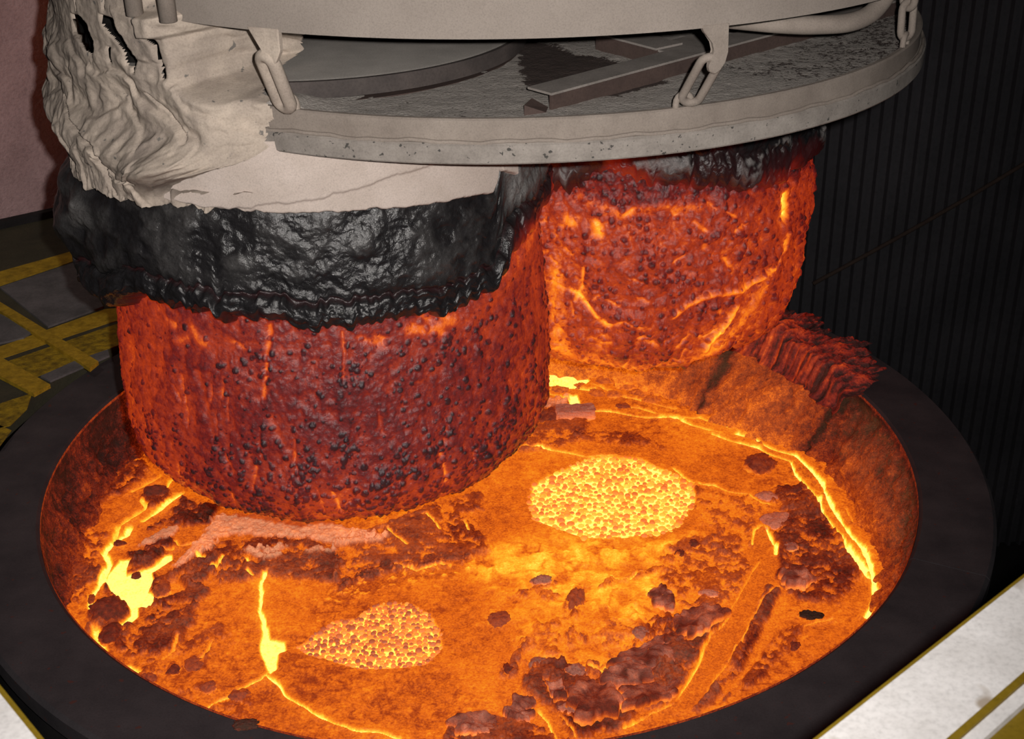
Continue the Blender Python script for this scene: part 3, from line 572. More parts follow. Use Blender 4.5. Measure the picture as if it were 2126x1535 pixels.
# ------------------------------------------------------------------ molten slag surface
def bath():
    n = 800; ext = 1.57
    g = np.linspace(-ext, ext, n, dtype=np.float32)
    X, Y = np.meshgrid(g, g)
    wx = 0.012 * fbm(X * 14, Y * 14, None, 101, 4) + 0.02 * fbm(X * 4, Y * 4, None, 102, 2)
    wy = 0.012 * fbm(X * 14, Y * 14, None, 111, 4) + 0.02 * fbm(X * 4, Y * 4, None, 112, 2)
    wx *= 0.7; wy *= 0.7
    nlo = fbm(X * 3.2, Y * 3.2, None, 121, 4); nmid = fbm(X * 14, Y * 14, None, 131, 5, 0.6); nhi = fbm(X * 48, Y * 48, None, 141, 4, 0.6)
    rdg = ridge(X * 11, Y * 11, None, 151, 4)
    T = 0.575 + 0.06 * nlo + 0.05 * nmid + 0.04 * nhi
    crs = sstep(.38, .70, ridge(X * 24 + wx * 60, Y * 24, None, 171, 2)); crz = sstep(-.15, .25, fbm(X * 2.3 + 4, Y * 2.3, None, 181, 3))
    T = T - .060 * crs * crz + .03 * sstep(.2, .5, nhi) * crz  # creases glow less: relief shading put into the heat value
    ash = np.zeros_like(T); rough = np.full_like(T, 0.35); H = 0.006 * nmid + 0.002 * nhi
    def win(pts, m):
        p = np.array(pts); lo = p.min(0) - m; hi = p.max(0) + m
        i0, i1 = np.searchsorted(g, (lo[1], hi[1])); j0, j1 = np.searchsorted(g, (lo[0], hi[0]))
        return slice(i0, i1), slice(j0, j1)
    for kind, tt, al, soft, pts in POLYS:
        s = win(pts, soft * 2 + 0.06)
        x = X[s] + (wx[s] * (0.5 if kind in 'bco' else 1.2)); y = Y[s] + wy[s] * (0.5 if kind in 'bco' else 1.2)
        d = sdist(x, y, pts)
        if kind in 'dsa':
            d = d + (soft * 0.9 + .012) * nmid[s] + .010 * nhi[s]
            soft = soft * .55
        k = sstep(-soft, soft, d) * al
        if kind == 't':
            T[s] = T[s] * (1 - k) + (tt - 0.03 + 0.09 * nmid[s] + 0.10 * rdg[s] + 0.06 * nhi[s]) * k
            ln = sstep(.42, .72, ridge(X[s] * 15 + wx[s] * 40, Y[s] * 15, None, 161, 2))
            T[s] += k * (.10 * sstep(.0, .45, nlo[s] + .8 * nmid[s]) - .13 * ln * sstep(-.2, .2, nhi[s] + nlo[s]))
            H[s] += k * (0.008 * nmid[s] + 0.007 * rdg[s])
            rough[s] = np.maximum(rough[s], k * 0.8)
        elif kind == 'd':
            cell = sstep(-0.30 + (tt - .3), -0.02 + (tt - .3), nmid[s] * 0.6 + 0.6 * nhi[s] + .12 * nlo[s])   # cooled scabs over a hotter ground
            tv = (0.56 + .5 * (tt - .3)) * (1 - cell) + (0.17 + 0.42 * tt + 0.09 * rdg[s] + .07 * nhi[s] + .06 * nlo[s]) * cell
            T[s] = T[s] * (1 - k) + tv * k
            H[s] += k * (0.007 + 0.009 * nmid[s] + 0.007 * nhi[s] + 0.007 * cell)
            rough[s] = np.maximum(rough[s], k)
            ash[s] = ash[s] * (1 - k) + k * 0.10 * cell * sstep(-.1, .5, nlo[s])
        elif kind == 's':
            sp = sstep(0.15, 0.4, nhi[s])
            T[s] = T[s] + k * (0.14 * sp - 0.12 * (1 - sp))
            H[s] += k * 0.008 * nhi[s]
        elif kind == 'a':
            kk = sstep(-soft, soft, d + 0.012 * nhi[s]) * al
            T[s] = T[s] * (1 - kk) + (tt + 0.03 + 0.12 * nmid[s] + .08 * nhi[s]) * kk  # ash heat also stands in for slag light falling on it
            ash[s] = np.maximum(ash[s] * (1 - kk), kk)
            H[s] += kk * (0.012 + 0.006 * nhi[s])
        elif kind == 'c':
            T[s] = T[s] * (1 - k) + (tt + 0.02 * nlo[s]) * k
            H[s] = H[s] * (1 - k) + k * (0.004 + 0.001 * nmid[s])
            ash[s] *= (1 - k); rough[s] *= (1 - k)
        else:
            T[s] = T[s] * (1 - k) + tt * k
            H[s] = H[s] * (1 - k) - 0.008 * k
            ash[s] *= (1 - k); rough[s] *= (1 - k)
    for tt, hw, halo, pts in LINES:
        s = win(pts, halo * 2 + hw + 0.04)
        d = seg_dist(X[s] + wx[s] * 0.75, Y[s] + wy[s] * 0.75, pts)
        hwv = np.maximum(hw * (1 + 0.7 * nmid[s] + 0.3 * nhi[s]), 0.0022)
        core = 1 - sstep(hwv * 0.75, hwv * 1.5, d)
        glow = np.exp(-d / (halo * 0.35))
        T[s] = T[s] + (tt - T[s]) * 0.28 * glow * (T[s] < tt)
        T[s] = np.where(core > 0, np.maximum(T[s], T[s] * (1 - core) + tt * core), T[s])
        H[s] -= 0.014 * core
        H[s] += 0.006 * np.exp(-((d - hwv * 2.2) / (hwv + 0.006)) ** 2)
        ash[s] *= (1 - core)
    H += rough * (0.006 * rdg)
    H = H + 0.035 * np.exp(-(((X - 0.36) / 0.45) ** 2 + ((Y + 0.72) / 0.3) ** 2)) * rough
    keep = (X ** 2 + Y ** 2) < ext ** 2
    idx = -np.ones(n * n, np.int64); kf = keep.ravel()
    F = grid_faces(n, n)
    F = F[kf[F].all(1)]
    used = np.unique(F); idx[used] = np.arange(len(used))
    V = np.stack([X.ravel(), Y.ravel(), ZB + H.ravel()], -1)[used]
    me = mesh_np('molten_slag', V, idx[F], {'T': T.ravel()[used], 'ash': ash.ravel()[used]})
    o = link('molten_slag', me, M['bath'])
    tag(o, 'glowing orange molten slag with bright yellow cracks filling the ladle', 'slag', kind='stuff')
    return g, H
BG, BH = bath()
def bath_z(x, y):
    i = int(np.clip(np.searchsorted(BG, y), 0, len(BG) - 1)); j = int(np.clip(np.searchsorted(BG, x), 0, len(BG) - 1))
    return ZB + float(BH[i, j])

# ------------------------------------------------------------------ two patches of glowing nodules
ico = bmesh.new(); bmesh.ops.create_icosphere(ico, subdivisions=2, radius=1)
IV = np.array([v.co[:] for v in ico.verts], np.float32); IFc = np.array([[v.index for v in f.verts] for f in ico.faces], np.int32); ico.free()
ico = bmesh.new(); bmesh.ops.create_icosphere(ico, subdivisions=4, radius=1)
JV = np.array([v.co[:] for v in ico.verts], np.float32); JF = np.array([[v.index for v in f.verts] for f in ico.faces], np.int32); ico.free()

def nodule_patch(outline, label, seed, tb, n, rad):
    rg = np.random.default_rng(seed)
    P = np.array(outline); lo, hi = P.min(0), P.max(0)
    pts = []
    tries = 0
    while len(pts) < n and tries < 40000:
        tries += 1
        q = lo + (hi - lo) * rg.random(2)
        if not inside(np.array([q[0]]), np.array([q[1]]), outline)[0]: continue
        r = rad * rg.uniform(0.65, 1.25)
        if any((q[0] - a) ** 2 + (q[1] - b) ** 2 < (0.80 * (r + c)) ** 2 for a, b, c in pts): continue
        pts.append((q[0], q[1], r))
    Vs, Fs, Ts, As = [], [], [], []
    c = P.mean(0)
    for k, (x, y, r) in enumerate(pts):
        v = IV * np.array([r * rg.uniform(.85, 1.2), r * rg.uniform(.85, 1.2), r * rg.uniform(.7, 1.0)])
        dome = 0.014 * (1 - min(1, np.hypot((x - c[0]) / (hi[0] - lo[0]), (y - c[1]) / (hi[1] - lo[1])) * 2))
        v = v + np.array([x, y, ZB - 0.004 + dome + rg.uniform(-.003, .003)])
        Vs.append(v); Fs.append(IFc + k * len(IV))
        hot_ = tb + rg.uniform(-.17, .10)
        Ts.append(hot_ + 0.34 * (1 - sstep(-0.5, 0.55, IV[:, 2]))); As.append(np.full(len(IV), rg.uniform(0, .5)))
    me = mesh_np('slag_nodules', np.concatenate(Vs), np.concatenate(Fs), {'T': np.concatenate(Ts), 'ash': np.concatenate(As)})
    o = link('slag_nodules', me, M['nodule'])
    tag(o, label, 'nodules', 'glowing nodule patches on the slag', kind='stuff')
nodule_patch(ISL[0], 'larger far patch of yellow glowing nodules on the orange slag', 3, 0.74, 620, 0.0125)
nodule_patch(ISL[1], 'smaller near patch of brown and yellow nodules beside the wide crack', 4, 0.60, 480, 0.0105)

# ------------------------------------------------------------------ lumps and crust slabs floating on the slag
def rock_mesh(name, sx, sy, sz, seed, ash, knob=0.0, t0=0.18, tb=0.62, facet=True):
    d = JV / np.linalg.norm(JV, axis=1, keepdims=True)
    r = np.ones(len(d))
    rg = np.random.default_rng(seed)
    if facet:
        for k in range(7):
            nv = rg.normal(size=3); nv /= np.linalg.norm(nv)
            h = rg.uniform(.62, .9)
            dot = d @ nv
            r = np.where(dot > 1e-3, np.minimum(r, h / np.maximum(dot, 1e-3)), r)
    r = r * (1 + 0.34 * fbm(d[:, 0] * 1.6 + seed, d[:, 1] * 1.6, d[:, 2] * 1.6, seed, 5, .62) + 0.10 * vnoise(d[:, 0] * 9 + seed, d[:, 1] * 9, d[:, 2] * 9, seed + 5) + knob * vnoise(d[:, 0] * 5 + seed, d[:, 1] * 5, d[:, 2] * 5, seed + 3))
    v = d * r[:, None] * np.array([sx, sy, sz])
    T = t0 + (tb - t0) * (1 - sstep(-0.2, 0.35, v[:, 2] / sz)) + 0.05 * vnoise(d[:, 0] * 4, d[:, 1] * 4, d[:, 2] * 4, seed)
    return mesh_np(name, v, JF, {'T': T, 'ash': np.full(len(v), ash) * (0.8 + 0.2 * vnoise(d[:, 0] * 6, d[:, 1] * 6, d[:, 2] * 6, seed + 9))})

LUMPS = [
 'largest pale grey stone, at the head of the smooth orange channel', 'flat pale pinkish stone behind the largest pale stone, by the right seam',
 'round knobbly brown lump between the right bright seam and the far nodule patch', 'small grey stone just right of the smooth orange channel, below the largest pale stone',
 'dark lump right of the orange channel, above the folded brown lump', 'folded brown lump right of the orange channel',
 'dark pointed lump nearest to the right bright seam', 'black glossy elongated lump on the right-hand slag near the rim',
 'small dark lump in front of the black glossy lump', 'small dark knob left of the channel, right one of a close pair',
 'small dark knob left of the channel, left one of a close pair', 'grey purple chunk standing in the golden crust left of the channel',
 'second grey purple chunk, in front of the first on the golden crust', 'grey rock at the left edge of the thick brown crust',
 'grey rock right beside the rock at the left edge of the thick brown crust', 'dark clinker left of the two grey rocks',
 'brown clinker standing alone between the near nodules and the golden crust', 'flat purple grey flake on the golden slag in front of the far nodules',
 'pointed brown peak rising from the golden crust', 'large dark round lump at the left edge beside the bright yellow pool',
 'tiny dark lump drifting in the bright yellow pool', 'dark lump below the bright yellow pool near the left rim',
 'brown lump at the front left rim beside a bright blob', 'dark lump right of the brown front left rim lump',
 'brown blister near the front left rim', 'dark slag lump between two bright streams under the near snorkel',
 'small dark lump between the left stream and the ash band', 'brown speckled cone right of the bright yellow pool',
 'rounded brown lump under the farther snorkel', 'dark knobbly mass between both snorkels at the slag line',
 'dull red lump against the left lining, topmost of four', 'dull red lump against the left lining, second of four from the top',
 'dull red lump against the left lining, third of four from the top', 'dull red lump against the left lining, lowest of four',
 'pale scab left of the upper part of the orange channel', 'dark lump right behind the flat pale pinkish stone',
 'round brown blister beside the yellow gap in the thick crust', 'smaller brown blister left of the yellow gap in the thick crust',
 'brown blister left of the thin crack near the front rim', 'low brown lump right below the fork of the wide crack', 'grey slab end at the front rim below the thick crust']
NINE = ['third', 'fifth', 'seventh', 'eighth', 'fourth', 'second', 'rightmost', 'leftmost', 'sixth']
KIND = {'glow': (.1, .12, .52), 'pale': (1.0, 0.0, .42), 'grey': (.66, .05, .36), 'knob': (.06, .22, .37), 'dark': (.02, .06, .33), 'brown': (.12, .08, .42), 'gloss': (0, .1, .10), 'red': (.02, .12, .40)}
for i, (x, y, a, b, k) in enumerate(ROCKS):
    ash, kn, t0 = KIND[k]
    sz = max(a, b) * (0.55 if k not in ('pale', 'brown') else 0.5)
    if i == 18: sz = a * 1.5
    if i in (19,): sz = a * .6
    me = rock_mesh('slag_lump', a * 1.0, max(b * 1.25, a * .6), sz, 200 + i, ash, kn, t0, 0.66, k not in ('knob', 'red', 'glow'))
    o = link('slag_lump', me, M['lump'])
    o.location = (x, y, bath_z(x, y) - sz * 0.22)
    o.rotation_euler = (random.uniform(-.15, .15), random.uniform(-.15, .15), random.uniform(-.3, .3))
    if k == 'glow': tag(o, 'small glowing rubble lump under the farther snorkel, %s of nine from the left' % NINE[i - len(LUMPS)], 'slag lump', 'glowing rubble under the farther snorkel')
    else: tag(o, LUMPS[i], 'slag lump', 'lumps floating on the slag')

SLAB_L = ['broad brown crust slab at the right of the thick crust, beside the yellow gap', 'long brown crust slab in front of the broad slab',
 'darkest crust slab, lowest in the thick brown crust', 'small pinkish crust slab at the front edge of the slag', 'pinkish brown crust slab just in front of the small pinkish one',
 'brown crust slab touching the front rim, leftmost of the crust slabs', 'dark brown crust slab beside the lower channel', 'dark folded crust slab against the left bank of the channel',
 'folded brown crust slab right of the orange channel', 'pinkish crust slab left of the channel among the golden crust', 'brown crust slab left of the darkest slab']
for i, pts in enumerate(SLABS):
    rg = np.random.default_rng(500 + i)
    P = np.array(pts); c = P.mean(0); Q = P - c
    # resample outline, jitter, build concentric rings with rough top
    m = 72
    per = np.concatenate([[0], np.cumsum(np.hypot(*(np.roll(Q, -1, 0) - Q).T))])
    u = np.linspace(0, per[-1], m, endpoint=False)
    QX = np.interp(u, per, np.append(Q[:, 0], Q[0, 0])); QY = np.interp(u, per, np.append(Q[:, 1], Q[0, 1]))
    jit = 1 + 0.22 * vnoise(np.cos(u / per[-1] * 6.283) * 5 + i, np.sin(u / per[-1] * 6.283) * 5, None, 600 + i) + 0.05 * rg.normal(size=m) * .5
    QX *= jit; QY *= jit
    th = 0.020 + 0.012 * rg.random()
    tilt = rg.uniform(-.10, .10, 2)
    fr = np.array([1.0, 1.03, 1.0, .9, .75, .6, .45, .3, .15, 0.02])
    zz = np.array([-.5, 0.0, .7, 1, 1, 1, 1, 1, 1, 1])
    VX = fr[:, None] * QX; VY = fr[:, None] * QY
    nz = 0.022 * fbm((VX + c[0]) * 16, (VY + c[1]) * 16, None, 700 + i, 4) + 0.016 * ridge((VX + c[0]) * 10, (VY + c[1]) * 22, None, 720 + i, 3)
    VZ = zz[:, None] * th + np.where(fr[:, None] < .95, nz, nz * .4) + VX * tilt[0] + VY * tilt[1]
    V = np.stack([VX, VY, VZ], -1)
    n2 = fbm((VX + c[0]) * 30, (VY + c[1]) * 30, None, 740 + i, 3)
    T = 0.37 + 0.13 * n2 + 0.27 * (1 - sstep(-.2, .7, zz))[:, None]
    A = np.clip(({2: .12, 6: .15, 7: .12}.get(i, .32)) + .7 * n2, 0, 1)
    me = mesh_np('crust_slab', V.reshape(-1, 3), grid_faces(len(fr), m, True), {'T': T + VX * 0, 'ash': A})
    o = link('crust_slab', me, M['lump'])
    o.location = (c[0], c[1], bath_z(c[0], c[1]) + 0.002)
    tag(o, SLAB_L[i], 'crust slab', 'crust slabs on the slag')

# splash of slag on the ring's front edge
me = rock_mesh('slag_splash', .035, .02, .010, 901, .05, .2, .22, .26, False)
o = link('slag_splash', me, M['lump']); o.location = (-0.68, -1.47, 0.004)
tag(o, 'dark red slag splash stuck on the front edge of the ladle ring', 'splash')
# pale cracked block under the farther snorkel
bm = bmesh.new(); bmesh.ops.create_cube(bm, size=1)
bmesh.ops.scale(bm, vec=(.17, .07, .05), verts=bm.verts)
bmesh.ops.subdivide_edges(bm, edges=bm.edges, cuts=6, use_grid_fill=True)
for v in bm.verts:
    n_ = Vector((random.gauss(0, 1), random.gauss(0, 1), random.gauss(0, 1))) * .0022
    v.co += n_
me = bpy.data.meshes.new('refractory_block'); bm.to_mesh(me); bm.free()
for a_, f_ in (('T', lambda v: .50 - v.co.z * 5), ('ash', lambda v: .8)):
    at = me.attributes.new(a_, 'FLOAT', 'POINT')
    for i, v in enumerate(me.vertices): at.data[i].value = f_(v)
o = link('refractory_block', me, M['lump']); o.location = (.42, .79, ZB + .03); o.rotation_euler = (0, 0, .05)
tag(o, 'pale pinkish broken block at the slag line under the farther snorkel', 'block')

# ------------------------------------------------------------------ snorkels
BD = np.array([SR[0] - SL[0], SR[1] - SL[1]]); BD = BD / np.hypot(*BD); BM = (SL + SR) / 2
def split(V, sgn):
    """keeps each snorkel on its own side of the plane between the two"""
    d = ((V[..., 0] - BM[0]) * BD[0] + (V[..., 1] - BM[1]) * BD[1]) * sgn + 0.006
    d = np.maximum(d, 0) * sgn
    V[..., 0] -= d * BD[0]; V[..., 1] -= d * BD[1]
    return V
def splat(H, B, S, Tq, s, t, radf, rg, cnt, rmin, rmax, dens, hk=0.8):
    """adds hemispherical beads to a height field laid out on a grid (s rows in metres, t columns in radians)"""
    k = 0; tries = 0
    while k < cnt and tries < cnt * 30:
        tries += 1
        ss = rg.uniform(s[0], s[-1]); tt = rg.uniform(t[0], t[-1])
        if rg.random() > dens(ss, tt): continue
        r = rmin + (rmax - rmin) * rg.random() ** 2.2
        i0, i1 = np.searchsorted(s, (ss - r, ss + r)); j0, j1 = np.searchsorted(t, (tt - r / radf, tt + r / radf))
        if i1 <= i0 or j1 <= j0: continue
        el = rg.uniform(.75, 1.25)
        d2 = ((s[i0:i1, None] - ss) / (r * el)) ** 2 + ((t[None, j0:j1] - tt) * radf / r) ** 2
        h = np.sqrt(np.clip(1 - d2, 0, None))
        H[i0:i1, j0:j1] = np.maximum(H[i0:i1, j0:j1], h * r * hk)
        B[i0:i1, j0:j1] = np.maximum(B[i0:i1, j0:j1], sstep(0.0, 0.6, h) * (0.75 + .25 * min(1, r / .009)))
        k += 1

def snorkel(name, c, th_front, label, seed, hotter, ncol=800, nrow=330):
    root = thing('snorkel', label, 'snorkel', (c[0], c[1], 0.38), 'snorkels of the vacuum vessel')
    rg = np.random.default_rng(seed)
    # profile, top to bottom then round the corner and under
    if hotter:
        zb = 0.385; cr, cz, rb = 0.20, 0.30, 0.655
        pr = [(0.640, 1.30), (0.650, 1.10), (0.660, 0.95), (0.661, 0.80), (rb, zb + cz)]
    else:
        zb = 0.40; cr, cz, rb = 0.14, 0.19, 0.674
        pr = [(0.640, 1.30), (0.650, 1.10), (0.660, 0.95), (0.674, 0.72), (rb, zb + cz)]
    for k in range(1, 13):
        a = k / 12 * math.pi / 2
        pr.append((rb - cr + cr * math.cos(a), zb + cz - cz * math.sin(a)))
    pr += [(0.41, zb - 0.004), (0.36, zb)]
    pr = np.array(pr)
    L = np.concatenate([[0], np.cumsum(np.hypot(*np.diff(pr, axis=0).T))])
    s = np.linspace(0, L[-1], nrow)
    R0 = np.interp(s, L, pr[:, 0]); Z0 = np.interp(s, L, pr[:, 1])
    nr = np.gradient(Z0); nz = -np.gradient(R0); q = np.hypot(nr, nz); nR = -nr / q; nZ = -nz / q
    ph = np.linspace(-np.pi, np.pi, ncol, endpoint=False)
    t = ph - 0.55 * np.sin(ph)                       # denser on the side towards the viewer's platform
    A = math.radians(th_front) + t
    TT, SS = np.meshgrid(A, s)
    RR = np.repeat(R0[:, None], ncol, 1); ZZ = np.repeat(Z0[:, None], ncol, 1)
    X = 0.67 * np.cos(TT); Y = 0.67 * np.sin(TT)
    th = np.degrees(TT)
    S_ = SS                                           # along the surface
    nlo = fbm(X * 3 + seed, Y * 3, S_ * 3, seed, 3)
    nmid = fbm(X * 11 + seed, Y * 11, S_ * 9, seed + 10, 4)
    nst = fbm(X * 26 + seed, Y * 26, S_ * 7, seed + 20, 4)      # vertical streaks
    nhi = fbm(X * 45 + seed, Y * 45, S_ * 45, seed + 30, 3)
    blo = np.clip(fbm(X * 22 + seed, Y * 22, S_ * 22, seed + 40, 2), -1, 1)
    nh2 = fbm(X * 95 + seed, Y * 95, S_ * 80, seed + 50, 2)
    H = 0.010 * nlo + 0.010 * nmid + 0.006 * nst + 0.005 * nhi + 0.0022 * nh2
    Bd = np.zeros_like(H); Hb = np.zeros_like(H)
    zz = lambda ss: float(np.interp(ss, s, Z0))
    if not hotter:
        def dens(ss, tt):
            z = zz(ss); base = .10 + .9 * float(sstep(.80, .55, z)) + .35 * math.exp(-((z - .95) / .06) ** 2) * (1 if -.6 < tt < .7 else .3)
            base *= .1 + .9 * max(0, math.sin(tt * 9 + z * 11) * math.sin(tt * 23 - z * 17 + 1)) ** .5 + .15
            if tt < -.55: base *= .5
            return min(1, base)
        splat(Hb, Bd, None, None, s, t, .67, rg, 9000, .0026, .0115, dens, .6)
    else:
        def dens(ss, tt):
            z = zz(ss); return .6 + .4 * math.sin(tt * 13 + z * 17)
        splat(Hb, Bd, None, None, s, t, .67, rg, 5200, .0032, .0135, dens, .6)
        H += 0.014 * np.abs(blo) + 0.010 * nmid
    cav = 0.5 * nmid + 0.5 * nst
    if not hotter:
        T = 0.385 + 0.06 * nlo - 0.11 * cav - 0.07 * nhi - .05 * nh2
        T += 0.05 * sstep(.70, .42, ZZ) + 0.04 * sstep(-118, -135, th) - 0.05 * np.exp(-(((th + 85) / 22) ** 2 + ((ZZ - .85) / .2) ** 2))
        T -= 0.15 * Bd
    else:
        T = 0.445 + 0.06 * nlo - 0.11 * cav - 0.08 * nhi - .05 * nh2
        T += 0.03 * sstep(.95, .5, ZZ) - 0.13 * sstep(1.0, 1.12, ZZ)
        T += 0.05 * sstep(-90, -118, th)
        T -= 0.11 * Bd
    arclen = lambda z: float(np.interp(-z, -Z0, s))
    def streak(pts, w, dT, hmax, dh=-.006):
        q = [(math.radians(a) * .67, arclen(z)) for a, z in pts]
        d = seg_dist(TT * .67 + 0.008 * nmid, SS + 0.008 * nst, q)
        k = np.exp(-(d / w) ** 2)
        nonlocal T, H
        T = np.minimum(T + k * dT, np.maximum(hmax, T)); H = H + k * dh
    if not hotter:
        streak([(-99.5, 1.07), (-100.5, .98), (-102, .86)], .008, .20, .60)
        streak([(-101, .80), (-99, .72)], .012, .10, .55)
        streak([(-120, 1.03), (-118, 1.0)], .018, .18, .62, .004)
        streak([(-126, .98), (-122, 1.0)], .012, .12, .6, .004)
        streak([(-67, 1.03), (-60, 1.01), (-54, 1.02)], .017, .20, .60, .004)
        streak([(-82, 1.05), (-82, .99), (-83, .90)], .005, .16, .58)
        streak([(-44, 1.08), (-36, 1.10)], .012, .15, .58)
        streak([(-50, 1.0), (-30, 1.1), (-16, 1.16)], .03, .07, .52, .006)
        streak([(-112, .62), (-88, .50), (-70, .52)], .05, .05, .55, 0)
        streak([(-120, .9), (-117, .7), (-112, .6)], .010, .08, .52)
        streak([(-60, .62), (-58, .5)], .006, .2, .68)
        streak([(-86, .47), (-88, .55)], .005, .2, .66)
        for k in range(26):
            a0 = rg.uniform(-135, -20); z0 = rg.uniform(.45, 1.0); ln = rg.uniform(.03, .1)
            streak([(a0, z0), (a0 + rg.uniform(-1.5, 1.5), z0 - ln)], rg.uniform(.003, .006), rg.uniform(.06, .16), .60)
        for k in range(9):
            a0 = rg.uniform(-130, -40); z0 = rg.uniform(1.0, 1.06)
            streak([(a0, z0), (a0 + 2, z0 - .015)], rg.uniform(.006, .012), .16, .6)
    else:
        streak([(-106, .99), (-105.5, .965)], .020, .34, .86)
        streak([(-115, 1.0), (-113, .99)], .016, .25, .82)
        streak([(-41.5, 1.0), (-41, .94)], .022, .45, .97, -.012)
        streak([(-40, .86), (-41, .80)], .012, .25, .8)
        streak([(-114, .74), (-111, .72), (-107, .67), (-102.5, .62)], .009, .32, .84)
        streak([(-110, .83), (-111, .76), (-113, .70)], .006, .2, .74)
        streak([(-83, .655), (-78, .70), (-70, .725), (-58, .72), (-47, .76)], .011, .22, .84, .012)
        streak([(-62, .66), (-64, .60), (-67, .56), (-70, .50)], .011, .3, .9, .010)
        streak([(-50, .70), (-56, .62), (-62, .54), (-68, .48)], .03, .13, .74, .008)
        streak([(-118, .8), (-119, .7), (-119, .5)], .03, .16, .76)
        streak([(-120, .48), (-100, .43), (-80, .43), (-64, .47)], .035, .12, .7, .004)
        streak([(-112, 1.08), (-100, 1.03), (-88, 1.06), (-76, 1.04)], .016, .14, .66, .004)
        streak([(-102, .62), (-97, .64), (-92, .62)], .006, .15, .7)
        for k in range(60):
            a0 = rg.uniform(-122, -36); z0 = rg.uniform(.45, 1.08); ln = rg.uniform(.02, .07)
            streak([(a0, z0), (a0 + rg.uniform(-5, 5), z0 - ln * rg.uniform(.2, 1))], rg.uniform(.004, .009), rg.uniform(.06, .18), .72)
    Hh = H + Hb
    V = np.stack([c[0] + (RR + nR[:, None] * Hh) * np.cos(TT), c[1] + (RR + nR[:, None] * Hh) * np.sin(TT), ZZ + nZ[:, None] * Hh], -1)
    V = split(V, -1 if hotter else 1)
    me = mesh_np('hot_skin', V.reshape(-1, 3), grid_faces(nrow, ncol, True, True), {'T': T, 'ash': np.zeros_like(T)})
    o = adopt(link('hot_skin', me, M['snork']), root)
    o['label'] = 'bright orange pitted glowing skin' if hotter else 'deep red beaded glowing skin'
    # inner bore
    lathe('bore', [(0.365, zb + 0.01), (0.30, zb + 0.02), (0.30, 1.5), (0.365, 1.5)], M['ringside'], c=c, n=64, parent=root)
    return root

snL = snorkel('snorkel', SL, -82, 'nearer left snorkel with dark red beaded skin under a black glassy collar', 31, False)
snR = snorkel('snorkel', SR, -84, 'farther right snorkel glowing bright orange behind the nearer one', 67, True)

